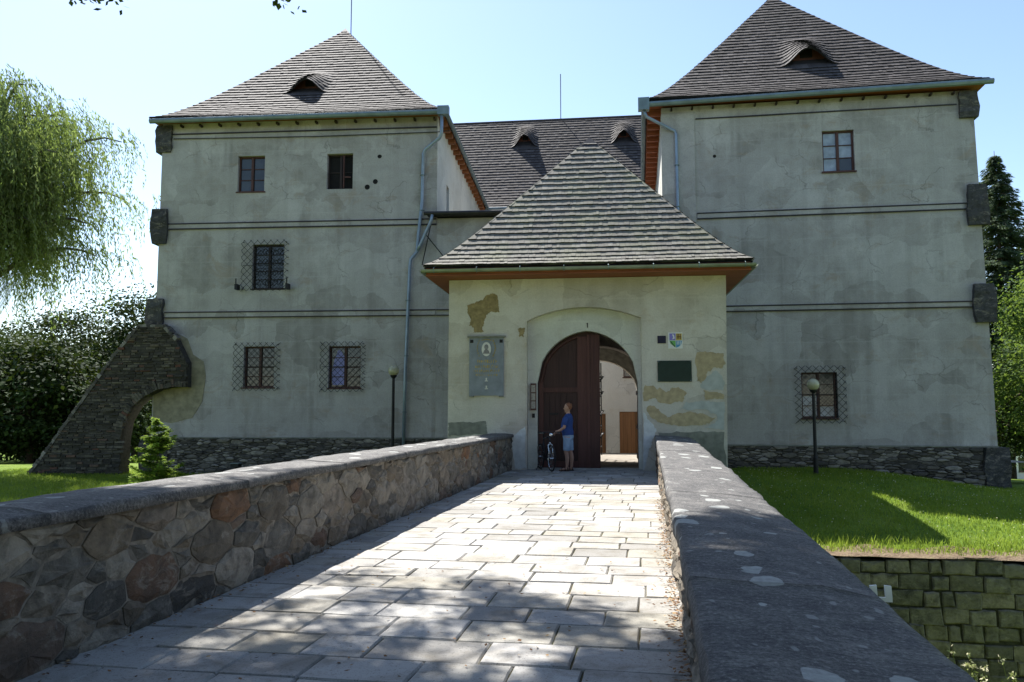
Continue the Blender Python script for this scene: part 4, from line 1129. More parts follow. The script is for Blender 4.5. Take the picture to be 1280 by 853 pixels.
# ================================================================== rear wing
RWO, RWR = (-4, 41.5, 0), 2.5
rw = thing('rear_wing', 'cream rear wing across the courtyard with a long dark shingle roof and two eyebrow dormers', 'building', RWO, RWR, (0, 0, -.6))
holes = [(2.62, 3.62, -.58, 1.62), (.95, 1.92, -.58, 1.52), (2.85, 3.7, 3.40, 4.6), (-6, -5.1, 8.2, 9.6), (-2, -1.1, 8.2, 9.6), (6, 6.9, 8.2, 9.6)]
b = MB(); wall_face(b, -14, 16.6, -1.0, 12.3, holes, 0, .22); b.quad((16.6, 10, -1), (-14, 10, -1), (-14, 10, 12.3), (16.6, 10, 12.3))
for u in (-14, 16.6): b.add([(u, 0, -1), (u, 10, -1), (u, 10, 12.3), (u, 5, 18.6), (u, 0, 12.3)], [(0, 1, 2, 3, 4)])
obj('front_wall', b, 'plaster_cream', rw)
for (a, c, d, e) in holes[:2]:
    q = MB(); n = 5
    q.box(a + .01, c - .01, .12, .16, d, e); dr = obj('courtyard_door', q, 'brown_door', rw)
    for i in range(n):
        q = MB(); q.box(lerp(a, c, i / n) + .012, lerp(a, c, (i + 1) / n) - .012, .095, .13, d + .03, e - .03); obj('plank', q, 'brown_door', dr)
for h in holes[2:]: window(rw, *h, .1, 2, 2, 'win_wood', 'glass')
mb, ub = MB(), MB()
flat = lambda s: prof_g(s, .03, .1)
outs = shingled(mb, ub, (-14.4, -.5), (17, -.5), (-14.4, 5), (17, 5), 12.38, 6.75, 34, .18, .070, random.Random(40), g=flat, dormers=[(14.4 - 2.63, .76, .80, 23 / 34, 31.5 / 34), (14.4 + 3.08, .76, .80, 23 / 34, 31.5 / 34)])
shingled(mb, ub, (17, 10.5), (-14.4, 10.5), (17, 5), (-14.4, 5), 12.38, 6.75, 18, .4, .03, random.Random(41), g=flat)
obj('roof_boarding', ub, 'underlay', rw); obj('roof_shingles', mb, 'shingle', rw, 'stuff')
for (t, d, i) in outs: dormer_front(rw, t, d, i)
q = MB(); q.tube([(-14.4, 5, 19.14), (17, 5, 19.14)], .09, 8); obj('ridge_board', q, 'shingle', rw)
q = MB(); q.box(-14.3, 16.9, -.45, .0, 12.22, 12.28); obj('eaves_soffit', q, 'soffit', rw)
q = MB(); q.tube([(-14.4, -.56, 12.36), (17, -.56, 12.36)], .08, 8); obj('gutter', q, 'zinc', rw)
q = MB(); q.tube([(-.62, 5, 19.1), (-.62, 5, 22.0)], .024, 6); obj('lightning_rod', q, 'iron', rw)
# ================================================================== gatehouse
gh = thing('gatehouse', 'low cream gatehouse with a broad pyramid shingle roof and a pointed gate arch', 'gatehouse', PPO, PPR, (0, 0, 0))
# front wall with a shallow segmental niche
niche = [(-1.70, -.4), (-1.70, 4.16)] + [(-1.70 + 3.19 * t, 4.16 + .36 * math.sin(PI * t) ** .8 + .04 * t) for t in [i / 12 for i in range(1, 12)]] + [(1.49, 4.22), (1.49, -.4)]
b = MB(); poly = [(-3.95, -.4), (-3.93, 5.36), (3.82, 5.36), (3.74, -.4)] + niche[::-1]
b.prism(poly, 0, .34); 
b.box(-3.93, -3.5, .34, 6.1, -.6, 5.355); b.box(3.34, 3.80, .34, 6.0, -.6, 5.355)
obj('front_wall', b, 'plaster_gate', gh)
AR = arch_pts(-.02, 1.415, 2.42, 1.48, 22, -.4, .10)
b = MB(); pierced(b, -1.9, 1.7, -.4, 4.75, AR, .30, .62); obj('niche_panel', b, 'plaster_white', gh)
def arch_tube(par, arch, v, r_, mat, name):
    q = MB(); q.tube([(a, v, max(c, 0.02)) for a, c in arch], r_, 6); return obj(name, q, mat, par)
b = MB(); b.box(-3.5, 3.34, .62, 6.0, 5.10, 5.15); obj('ceiling', b, 'plaster_white', gh)
# peeled and repaired render, a few millimetres proud
def wobble(poly, amp, seed, sub=3):
    r_ = random.Random(seed); out = []
    for i in range(len(poly)):
        a_, b_ = poly[i], poly[(i + 1) % len(poly)]
        for k in range(sub):
            t = k / sub; out.append((lerp(a_[0], b_[0], t) + r_.uniform(-amp, amp), lerp(a_[1], b_[1], t) + r_.uniform(-amp, amp)))
    return out
PATCH = [
 ('patch_tan', [(-3.40, 4.42), (-3.40, 4.65), (-3.22, 4.69), (-2.96, 4.78), (-2.85, 4.92), (-2.63, 4.97), (-2.52, 4.88), (-2.51, 4.55), (-2.49, 4.41), (-2.71, 4.45), (-2.87, 4.34), (-2.92, 4.05), (-2.99, 3.98), (-2.92, 3.87), (-3.21, 3.84), (-3.21, 3.98), (-3.32, 4.06), (-3.29, 4.28)], .02),
 ('patch_tan', [(-1.93, 3.95), (-1.78, 3.97), (-1.80, 3.70), (-1.90, 3.73)], .03),
 ('patch_ochre', [(1.59, 1.76), (1.76, 1.79), (2.17, 1.48), (2.44, 1.58), (2.78, 1.58), (3.19, 1.55), (3.45, 1.43), (3.28, 1.31), (2.91, 1.24), (2.5, 1.20), (2.03, 1.27), (1.69, 1.44)], .03),
 ('patch_ochre', [(1.56, 2.31), (1.77, 2.31), (2.11, 2.17), (2.39, 2.31), (2.66, 2.17), (2.58, 1.89), (2.24, 1.82), (1.83, 1.96), (1.55, 1.90)], .05),
 ('patch_ochre', [(2.95, 3.28), (3.72, 3.2), (3.71, 2.75), (3.55, 2.82), (3.28, 2.68), (3.14, 2.38), (2.97, 2.45)], .05),
 ('patch_ochre', [(3.17, 2.17), (3.67, 2.10), (3.68, 1.96), (3.19, 1.96)], .03),
 ('patch_blue', [(3.02, 2.31), (3.26, 2.60), (3.50, 2.72), (3.70, 2.56), (3.68, 2.18), (3.16, 2.24)], .04),
 ('patch_blue', [(3.1, 1.90), (3.68, 1.88), (3.66, 1.12), (3.15, 1.16), (3.46, 1.30), (3.52, 1.48), (3.25, 1.64), (2.7, 1.68), (2.5, 1.66), (2.68, 1.86)], .03),
 ('patch_white', [(1.52, 1.62), (1.70, 1.34), (1.85, 1.12), (1.74, .72), (1.60, .38), (1.53, .03), (1.50, .03)], .02),
 ('patch_grey', [(1.93, 1.03), (2.6, 1.08), (3.66, 1.06), (3.70, -.02), (1.97, -.03)], .03),
 ('patch_grey', [(-3.92, 1.30), (-2.88, 1.33), (-2.80, .98), (-3.92, .93)], .02),
 ('patch_white', [(-2.12, .91), (-1.74, 1.2), (-1.73, .04), (-2.05, .04)], .02),
]
for i, (m, poly, amp) in enumerate(PATCH):
    q = MB(); q.prism(wobble(wobble(poly, amp, 50 + i), .014, 90 + i, 4), -.006 - .002 * (i % 3), .02); obj('render_patch', q, m, gh)
# dark-brown timber gate: the closed left leaf and the open right leaf
leaf = [p for p in AR if p[0] <= .33]
zt = 2.42 + 1.48 * math.sqrt(max(0, (1.415 * 1.1) ** 2 - (.35 + .1415) ** 2)) / math.sqrt((1.415 * 1.1) ** 2 - .1415 ** 2)
lp = [(max(a, -1.46), max(c, .03)) for a, c in leaf] + [(.33, zt), (.33, .03)]
q = MB(); q.prism(lp, .56, .62); gd = obj('gate_leaf', q, 'door_wood2', gh)
q = MB(); q.box(-.30, -.02, .50, .56, .04, 3.75); obj('stile', q, 'door_wood', gd)
q = MB(); q.box(-.02, .05, .47, .56, .04, 3.80); obj('stile', q, 'door_wood', gd)
q = MB(); q.box(.05, .335, .49, .56, .03, zt - .03); obj('stile', q, 'door_wood', gd)
q = MB(); q.box(-1.40, -1.27, .51, .56, .04, 2.45); obj('stile', q, 'door_wood', gd)
q = MB(); q.box(-1.27, -.30, .51, .56, 2.16, 2.30); obj('rail', q, 'door_wood', gd)
q = MB(); q.box(-1.27, -.30, .51, .56, .04, .22); obj('rail', q, 'door_wood', gd)
q = MB(); q.box(-1.27, -.30, .52, .56, .98, 1.08); obj('rail', q, 'door_wood', gd)
for i in range(6):
    q = MB(); a0 = -1.26 + i * .16; q.box(a0 + .006, a0 + .154, .535, .58, .24, 2.14); obj('plank', q, 'door_wood2', gd)
rib = [(a * .93 - .0, 2.42 + (c - 2.42) * .93) for a, c in AR if c > 2.4 and a < -.25]
q = MB(); q.tube([(a, .55, c) for a, c in rib], .05, 6); obj('arched_rail', q, 'door_wood', gd)
q = MB(); q.box(-1.10, -.85, .50, .54, 1.52, 1.58); q.box(-1.07, -.88, .495, .52, 1.535, 1.565); obj('letter_slot', q, 'iron', gd)
q = MB(); q.tube([(-.40, .53, 1.12), (-.40, .45, 1.12), (-.48, .45, 1.12)], .016, 6); obj('handle', q, 'iron', gd)
q = MB(); q.box(1.43, 1.50, .66, 1.95, .03, 2.5); gd2 = obj('gate_leaf', q, 'door_wood', gh)
for z in (.25, 1.1, 2.1):
    q = MB(); q.box(1.395, 1.43, .68, 1.93, z, z + .12); obj('rail', q, 'door_wood', gd2)
q = MB(); q.box(-1.5, 1.5, .25, .75, -.06, .03); obj('threshold', q, 'slab', gh)
# roof, soffit and gutters
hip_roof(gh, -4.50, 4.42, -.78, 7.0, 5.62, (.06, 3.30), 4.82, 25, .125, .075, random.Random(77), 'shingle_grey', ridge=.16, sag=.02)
q = MB(); q.box(-4.46, 4.38, -.74, 6.9, 5.37, 5.40); obj('eaves_soffit', q, 'soffit_red', gh)
q = MB(); q.box(-4.44, 4.36, -.72, -.68, 5.40, 5.62); q.box(-4.44, -4.40, -.68, 6.9, 5.40, 5.62); q.box(4.32, 4.36, -.68, 6.9, 5.40, 5.62); obj('fascia_board', q, 'soffit_red', gh)
def half_gutter(par, p0, p1, r_, mat):
    P0, P1 = Vector(p0), Vector(p1); d = (P1 - P0).normalized(); s_ = Vector((-d.y, d.x, 0)); q = MB(); n = 8; vs = []
    for P in (P0, P1):
        for k in range(n + 1): t = PI + PI * k / n; vs.append(P + s_ * r_ * math.cos(t) + Vector((0, 0, r_ * math.sin(t))))
        for k in range(n + 1): t = 2 * PI - PI * k / n; vs.append(P + s_ * (r_ - .008) * math.cos(t) + Vector((0, 0, (r_ - .008) * math.sin(t))))
    m = 2 * (n + 1); q.add(vs, [(k, (k + 1) % m, m + (k + 1) % m, m + k) for k in range(m)]); q.f.append(tuple(range(m))); q.t.append(.5)
    g = obj('gutter', q, mat, par, smooth=False)
    return g
g1 = half_gutter(gh, (-4.56, -.83, 5.53), (4.48, -.83, 5.53), .085, 'zinc_green')
for i in range(8):
    q = MB(); u = -4.2 + i * 1.2; q.tube([(u, -.73, 5.63), (u, -.80, 5.60), (u, -.925, 5.55), (u, -.91, 5.47), (u, -.83, 5.435)], .012, 5); obj('gutter_bracket', q, 'zinc', g1)
half_gutter(gh, (-4.55, -.75, 5.53), (-4.55, 6.0, 5.53), .085, 'zinc_green'); half_gutter(gh, (4.48, -.75, 5.53), (4.48, 6.0, 5.53), .085, 'zinc_green')

# ---- signs on the gatehouse
mp = thing('memorial_plaque', 'grey stone memorial plaque with an oval portrait and faded gilt lines, left of the gate', 'plaque', PPO, PPR, (-2.84, 0, 2.04))
q = MB(); q.box(-3.33, -2.35, -.05, .0, 2.06, 3.70); MAT['marble'] = simple('blue_grey_marble', (0.20, 0.22, 0.25), 0.45, var=.2, scale=4); obj('slab', q, 'marble', mp)
q = MB(); q.box(-3.38, -2.30, -.10, .0, 3.70, 3.75); obj('ledge', q, 'patch_grey', mp)
MAT['gold'] = simple('worn_gilding', (0.36, 0.28, 0.11), 0.5, 0.3); MAT['porcelain'] = simple('porcelain', (0.60, 0.58, 0.54), 0.3, var=.1); MAT['sepia'] = simple('portrait_grey', (0.20, 0.19, 0.19), 0.4, var=.3, scale=20)
for u in (-3.26, -2.42):
    q = MB(); q.box(u - .045, u + .045, -.062, -.05, 3.55, 3.64); obj('corner_stud', q, 'iron', mp)
    q = MB(); q.box(u - .06, u + .06, -.09, .0, 2.02, 2.06); obj('foot_bracket', q, 'patch_grey', mp)
def oval(u, z, a, b_, v0, v1, n=20):
    q = MB(); q.prism([(u + a * math.cos(2 * PI * k / n), z + b_ * math.sin(2 * PI * k / n)) for k in range(n)], v0, v1); return q
obj('portrait_oval', oval(-2.84, 3.37, .135, .20, -.07, -.05), 'porcelain', mp)
q = oval(-2.84, 3.43, .060, .075, -.076, -.07); q.prism([(-2.94, 3.24), (-2.74, 3.24), (-2.78, 3.34), (-2.84, 3.38), (-2.90, 3.34)], -.075, -.07); obj('portrait_figure', q, 'sepia', mp)
q = MB()
for s in (-1, 1):
    for k in range(7):
        t = k / 6; cu, cz = -2.84 + s * (.19 + .06 * math.sin(t * PI)), 3.18 + .42 * t
        q.prism([(cu - .02, cz - .03), (cu + .03 * s, cz), (cu, cz + .05)], -.062, -.05)
q.tube([(-2.98, -.055, 3.62), (-2.84, -.055, 3.655), (-2.70, -.055, 3.62)], .012, 5); obj('gilt_wreath', q, 'gold', mp)
q = MB(); r_ = random.Random(3)
for (z, a, c, hh) in ((2.98, -3.10, -2.55, .085), (2.84, -3.16, -2.50, .075), (2.72, -3.20, -2.47, .07), (2.61, -3.14, -2.52, .05)):
    u = a
    while u < c:
        wv = r_.uniform(.02, .05); q.box(u, u + wv * .35, -.055, -.05, z, z + hh); 
        if r_.random() < .7: q.box(u + wv * .36, u + wv, -.0545, -.05, z + hh * r_.choice([0, .42, .82]), z + hh * r_.choice([.18, .55, 1]) + .012)
        u += wv + .02
obj('gilt_inscription', q, 'gold', mp, 'stuff')
q = MB()
for z in (2.46, 2.24): q.box(-2.86, -2.82, -.056, -.05, z, z + .10); q.box(-2.885, -2.795, -.056, -.05, z, z + .025)
obj('small_cross_marks', q, 'porcelain', mp)

MAT['plaque_green'] = simple('dark_green_enamel', (0.012, 0.030, 0.026), 0.35, var=.15); MAT['plaque_dark'] = simple('dark_blue_enamel', (0.02, 0.02, 0.045), 0.35)
ds = thing('wall_plaque', 'dark green rectangular plaque on the wall right of the gate', 'plaque', PPO, PPR, (2.38, 0, 2.43))
q = MB(); q.box(1.92, 2.84, -.03, .0, 2.43, 3.01); obj('plate', q, 'plaque_green', ds)
for (u, z) in ((1.95, 2.46), (2.81, 2.46), (1.95, 2.98), (2.81, 2.98)):
    q = MB(); q.lathe([(.014, 0), (.014, -.012), (.006, -.018)], (u, -.03, z), 8, axis='y'); obj('screw', q, 'zinc', ds)
sp_ = thing('wall_plaque', 'small dark square plaque just left of the coat of arms', 'plaque', PPO, PPR, (2.045, 0, 3.5))
q = MB(); q.box(1.94, 2.15, -.022, .0, 3.50, 3.69); obj('plate', q, 'plaque_dark', sp_)
q = MB(); q.box(1.93, 2.16, -.016, .0, 3.49, 3.70); obj('rim', q, 'win_dark', sp_)
ca = thing('coat_of_arms_sign', 'white square sign bearing a quartered blue, gold and green coat of arms', 'sign', PPO, PPR, (2.415, 0, 3.34))
for nm, cl in (('arms_white', (.70, .70, .68)), ('arms_blue', (.10, .15, .50)), ('arms_violet', (.22, .20, .55)), ('arms_gold', (.55, .42, .12)), ('arms_brown', (.13, .06, .03)), ('arms_green', (.16, .42, .12)), ('arms_cyan', (.08, .28, .50)), ('arms_black', (.02, .025, .05))):
    MAT[nm] = simple(nm, cl, .4, var=.06)
q = MB(); q.box(2.22, 2.61, -.02, .0, 3.34, 3.79); obj('plate', q, 'arms_white', ca)
# shield quarters, its point at the lower edge
cx, zm, zt_, zb = 2.425, 3.565, 3.76, 3.365
q = MB(); q.prism([(2.255, zt_), (cx - .006, zt_), (cx - .006, zm + .006), (2.255, zm + .006)], -.026, -.02); obj('quarter', q, 'arms_violet', ca)
q = MB(); q.prism([(cx + .006, zt_), (2.590, zt_), (2.590, zm + .006), (cx + .006, zm + .006)], -.026, -.02); obj('quarter', q, 'arms_gold', ca)
q = MB(); q.prism([(2.255, zm - .006), (cx - .006, zm - .006), (cx - .006, zb + .0), (2.36, zb + .05), (2.285, zb + .11)], -.026, -.02); obj('quarter', q, 'arms_green', ca)
q = MB(); q.prism([(cx + .006, zm - .006), (2.590, zm - .006), (2.575, zb + .10), (2.51, zb + .03), (cx + .006, zb)], -.026, -.02); obj('quarter', q, 'arms_cyan', ca)
q = MB(); q.prism([(2.33, 3.60), (2.36, 3.66), (2.33, 3.72), (2.35, 3.745), (2.385, 3.70), (2.40, 3.62)], -.030, -.026); obj('charge', q, 'arms_white', ca)
q = MB()
for k in range(3): q.box(2.455 + k * .042, 2.475 + k * .042, -.030, -.026, 3.60, 3.745)
q.box(2.45, 2.575, -.0305, -.026, 3.655, 3.675); obj('charge', q, 'arms_brown', ca)
q = MB(); q.prism([(2.27, 3.54), (2.30, 3.54), (2.405, 3.40), (2.39, 3.385)], -.030, -.026); obj('charge', q, 'arms_black', ca)
q = MB()
for k in range(3): q.box(2.455 + k * .042, 2.472 + k * .042, -.030, -.026, 3.45, 3.545)
obj('charge', q, 'arms_white', ca)
nb = thing('notice_board', 'narrow brown framed notice on the pale gate jamb', 'notice board', PPO, PPR, (-1.54, .2, 1.65))
q = MB(); q.box(-1.62, -1.46, .22, .30, 1.65, 2.41); obj('frame', q, 'win_wood', nb)
MAT['paper'] = simple('faded_paper', (.34, .31, .27), .8, var=.3, scale=25)
for z in (1.70, 1.93, 2.16):
    q = MB(); q.box(-1.60, -1.48, .212, .22, z, z + .20); obj('notice_sheet', q, 'paper', nb)
hn = MB(); hn.prism([(-.012, 3.985), (.014, 3.985), (.014, 4.12), (-.004, 4.12), (-.032, 4.09), (-.024, 4.08), (-.012, 4.092)], .286, .302)
o = obj('house_number', hn, 'iron', None); o.location = PPO; o.rotation_euler = (0, 0, R(PPR)); o['label'] = 'black numeral 1 on pale plaster above the gate arch'; o['category'] = 'house number'
q = MB(); q.box(-1.58, -1.50, .25, .30, 1.44, 1.56); q.lathe([(.02, 0), (.018, -.02)], (-1.54, .25, 1.50), 8, axis='y')
o = obj('door_bell', q, 'iron', None); o.location = PPO; o.rotation_euler = (0, 0, R(PPR)); o['label'] = 'small black door bell below the brown framed notice'; o['category'] = 'door bell'

# ---- lamps
MAT['globe'] = simple('amber_lamp_globe', (0.42, 0.40, 0.27), 0.2, var=.15, scale=5, spec=.5)
def lamp(x, y, zg, label):
    zb = lawn_z(x, y); L = thing('street_lamp', label, 'lamp', (x, y, zb), 0, (0, 0, 0), 'globe lamps on the lawns'); h = zg - zb
    q = MB(); q.lathe([(.075, 0), (.075, .5), (.055, .55), (.048, h - .45), (.045, h - .22)], (0, 0, 0), 12); obj('pole', q, 'iron', L, smooth=False)
    q = MB(); q.lathe([(.06, h - .26), (.11, h - .20), (.12, h - .16), (.09, h - .14)], (0, 0, 0), 12); obj('collar', q, 'iron', L)
    q = MB(); q.lathe([(.19 * math.sin(PI * k / 12) + .001, h - .19 * math.cos(PI * k / 12)) for k in range(1, 12)], (0, 0, 0), 18); obj('globe', q, 'globe', L, smooth=True)
lamp(-8.55, 26.3, 3.02, 'black globe lamp rising behind the left parapet by the downpipe')
lamp(5.12, 26.0, 2.45, 'black globe lamp on the right lawn in front of the barred window')

# ---- small fittings
t = thing('lawn_light', 'short black lawn light just behind the left parapet', 'light', (-13.3, 24.5, -.62))
q = MB(); q.lathe([(.06, 0), (.05, .42)], (0, 0, 0), 8); obj('post', q, 'iron', t)
q = MB(); q.box(-.14, .14, -.10, .12, .42, .54); obj('lamp_head', q, 'iron', t)
q = MB(); q.box(-.15, .15, -.11, .13, .54, .555); obj('lamp_cap', q, 'zinc', t)
t = thing('metal_bracket', 'white U-shaped bracket sticking out from the right parapet above the moat', 'bracket', (1.255, 4.75, .565)); t.scale = (.74, .74, .74)
MAT['white_paint'] = simple('white_painted_metal', (.75, .75, .74), .4, var=.05)
q = MB(); q.box(-.075, .075, -.012, .012, .0, .032); q.box(-.20, -.075, -.01, .01, .0, .02); obj('base_strip', q, 'white_paint', t)
q = MB(); q.prism([(.028, .032), (.075, .032), (.070, .115), (.024, .12)], -.012, .012); obj('arm', q, 'white_paint', t)
q = MB(); q.prism([(-.075, .032), (-.028, .032), (-.032, .12), (-.079, .115)], -.012, .012); obj('arm', q, 'white_paint', t)

# ---- parked car and the buildings glimpsed beyond
MAT['car_paint'] = simple('dark_blue_car_paint', (.02, .018, .05), .25, .2, .5, .1); MAT['tyre'] = simple('tyre_rubber', (.02, .02, .02), .8); MAT['chrome'] = simple('bright_metal', (.6, .6, .6), .2, .9); MAT['car_glass'] = make_glass('car_glass', (.05, .07, .10))
cz = lawn_z(30.7, 64) 
car = thing('parked_car', 'dark blue car parked beyond the right tower at the edge of the trees', 'car', (31.6, 64, cz), -8)
side = [(-2.1, .28), (-2.12, .62), (-1.9, .80), (-1.15, .90), (-.55, 1.36), (.75, 1.40), (1.55, .98), (2.05, .86), (2.12, .45), (2.08, .28)]
q = MB(); q.prism(side, -.84, .84); o = obj('body', q, 'car_paint', car); mod = o.modifiers.new('bevel', 'BEVEL'); mod.width = .06; mod.segments = 2
q = MB(); q.prism([(-1.02, .94), (-.52, 1.30), (.72, 1.34), (1.36, .99)], -.853, .853); obj('side_window', q, 'car_glass', car)
for x in (-1.3, 1.3):
    for y in (-.80, .80):
        q = MB(); q.lathe([(.20, -.11), (.31, -.10), (.33, -.06), (.33, .06), (.31, .10), (.20, .11)], (x, y, .33), 16, axis='y'); w_ = obj('wheel', q, 'tyre', car)
        q = MB(); q.lathe([(.19, -.115), (.19, .115)], (x, y, .33), 12, axis='y'); obj('rim', q, 'chrome', w_)
for y in (-.6, .6):
    q = MB(); q.box(-2.14, -2.06, y - .18, y + .18, .60, .74); obj('headlight', q, 'chrome', car)
    q = MB(); q.box(2.04, 2.13, y - .16, y + .16, .66, .80); obj('tail_light', q, 'soffit_red', car)
def house(x, y, w_, d_, h, label, mat, rz=0):
    z = lawn_z(x, y); t = thing('house', label, 'house', (x, y, z), rz)
    nW = max(1, int(w_ / 2.6)); holes = [(-w_ / 2 + (i + .5) * w_ / nW - .55, -w_ / 2 + (i + .5) * w_ / nW + .55, zz, zz + 1.4) for i in range(nW) for zz in ([1.0, 3.7] if h > 4.5 else [1.0])]
    b = MB(); wall_face(b, -w_ / 2, w_ / 2, -1, h, holes, -d_ / 2, .2, du=3, dz=3)
    for s in (-1, 1): b.add([(s * w_ / 2, -d_ / 2, -1), (s * w_ / 2, d_ / 2, -1), (s * w_ / 2, d_ / 2, h), (s * w_ / 2, 0, h + d_ * .42), (s * w_ / 2, -d_ / 2, h)], [(0, 1, 2, 3, 4)])
    b.quad((w_ / 2, d_ / 2, -1), (-w_ / 2, d_ / 2, -1), (-w_ / 2, d_ / 2, h), (w_ / 2, d_ / 2, h)); obj('wall', b, mat, t)
    for hh in holes: window(t, *hh, -d_ / 2 + .08, 2, 2, 'win_wood', 'glass')
    for s in (-1, 1):
        q = MB(); q.add([(-w_ / 2 - .3, s * (d_ / 2 + .4), h - .2), (w_ / 2 + .3, s * (d_ / 2 + .4), h - .2), (w_ / 2 + .3, 0, h + d_ * .43), (-w_ / 2 - .3, 0, h + d_ * .43),
                         (-w_ / 2 - .3, s * (d_ / 2 + .4), h - .35), (w_ / 2 + .3, s * (d_ / 2 + .4), h - .35), (w_ / 2 + .3, 0, h + d_ * .40), (-w_ / 2 - .3, 0, h + d_ * .40)], [(0, 1, 2, 3), (4, 5, 6, 7), (0, 1, 5, 4), (1, 2, 6, 5), (3, 0, 4, 7)]); obj('roof_slope', q, 'soffit', t)
house(-48.0, 72, 14, 8, 5.6, 'pale house glimpsed through the buttress arch', 'plaster_white', 20)
house(40, 92, 12, 8, 5.4, 'pale house half hidden behind the right-hand trees', 'plaster_cream', -15)
# ================================================================== trees
def limb(mb, p0, p1, r0, r1, rr, sag=.0, n=5, wob=.12):
    p0, p1 = Vector(p0), Vector(p1); L = (p1 - p0).length; pts = []
    for i in range(n + 1):
        t = i / n; q = p0.lerp(p1, t) + Vector((rr.uniform(-1, 1), rr.uniform(-1, 1), rr.uniform(-.5, .5))) * (wob * L * .12 if 0 < i < n else 0)
        q.z += sag * 4 * t * (1 - t); pts.append(q)
    mb.tube(pts, [r0 + (r1 - r0) * i / n for i in range(n + 1)], 7)
def broadleaf(label, x, y, h, r, leafmat, nclump, nleaf, size, seed, squash=.8, low=.25, name='broadleaf_tree', group=None, cat='tree', bark='bark', z=None):
    global rng
    rr = random.Random(seed); g = np.random.default_rng(seed); z0 = lawn_z(x, y) if z is None else z
    t = thing(name, label, cat, (x, y, z0), 0, (0, 0, 0), group)
    cz = h * (low + 1) / 2; rz = h * (1 - low) / 2
    tb = MB(); limb(tb, (0, 0, -.2), (rr.uniform(-.2, .2), rr.uniform(-.2, .2), h * .72), .035 * h, .012 * h, rr, n=7, wob=.25)
    cl = []
    while len(cl) < nclump:
        v = Vector((g.normal(), g.normal(), g.normal())).normalized() * g.uniform(.45, 1.0) ** .6
        k = 1 + .22 * mnoise.noise((v.x * 2 + seed, v.y * 2, v.z * 2))
        cl.append((v.x * r * k, v.y * r * k, cz + v.z * rz * k * (1.0)))
    for c in cl[:26]:
        limb(tb, (0, 0, h * rr.uniform(.22, .6)), Vector(c) * .92, .012 * h, .02, rr, sag=.15)
    obj('trunk', tb, bark, t, smooth=True)
    ctr = []; nr = []; tt = []
    for c in cl:
        n = int(nleaf / nclump * g.uniform(.5, 1.5)); s = r * g.uniform(.13, .26)
        p = g.normal(size=(n, 3)) * np.array([s, s, s * .55]); ctr.append(p + np.array(c))
        nr.append(unit(unit(p) * .6 + np.array([0, 0, .9]) + g.normal(size=(n, 3)) * .55)); tt.append(np.clip(g.normal(g.uniform(.2, .75), .2, n), 0, 1))
    ctr = np.vstack(ctr); nr = np.vstack(nr); tt = np.concatenate(tt); n = len(ctr)
    ax = unit(np.cross(nr, unit(g.normal(size=(n, 3)))))
    np_leaves('crown', ctr, ax, nr, g.uniform(.7, 1.3, n) * size, g.uniform(.6, 1.1, n) * size * .8, tt, leafmat, t)
    return t
G1 = 'trees left of the castle'
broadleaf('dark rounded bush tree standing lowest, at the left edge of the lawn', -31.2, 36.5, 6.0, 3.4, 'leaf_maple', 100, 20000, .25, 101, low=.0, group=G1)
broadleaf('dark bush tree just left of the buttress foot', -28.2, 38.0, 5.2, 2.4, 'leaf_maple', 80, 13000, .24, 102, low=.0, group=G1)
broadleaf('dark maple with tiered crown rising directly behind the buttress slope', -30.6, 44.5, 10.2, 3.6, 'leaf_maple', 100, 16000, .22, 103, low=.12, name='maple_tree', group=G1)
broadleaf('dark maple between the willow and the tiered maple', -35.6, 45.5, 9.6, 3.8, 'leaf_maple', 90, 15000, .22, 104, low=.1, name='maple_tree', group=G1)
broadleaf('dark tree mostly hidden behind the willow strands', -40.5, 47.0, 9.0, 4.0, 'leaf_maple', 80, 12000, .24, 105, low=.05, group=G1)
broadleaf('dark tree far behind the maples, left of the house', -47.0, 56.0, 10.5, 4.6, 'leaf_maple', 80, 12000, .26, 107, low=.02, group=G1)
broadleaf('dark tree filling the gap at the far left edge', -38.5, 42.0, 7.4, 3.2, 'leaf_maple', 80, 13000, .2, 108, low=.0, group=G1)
broadleaf('small leafy tree seen through the arch of the buttress', -28.4, 42.5, 4.6, 1.3, 'leaf_lime', 30, 2200, .15, 106, low=.4, group=G1)
G2 = 'trees right of the castle'
broadleaf('green lime tree filling the right edge beside the tower', 20.6, 43.5, 11.2, 3.3, 'leaf_lime', 110, 20000, .19, 111, low=.1, name='lime_tree', group=G2)
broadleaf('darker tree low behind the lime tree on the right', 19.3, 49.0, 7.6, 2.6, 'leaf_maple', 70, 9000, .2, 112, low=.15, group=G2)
broadleaf('green tree standing behind the lime tree under the spruce', 26.0, 53.0, 12.5, 4.2, 'leaf_lime', 90, 14000, .22, 113, low=.1, group=G2)
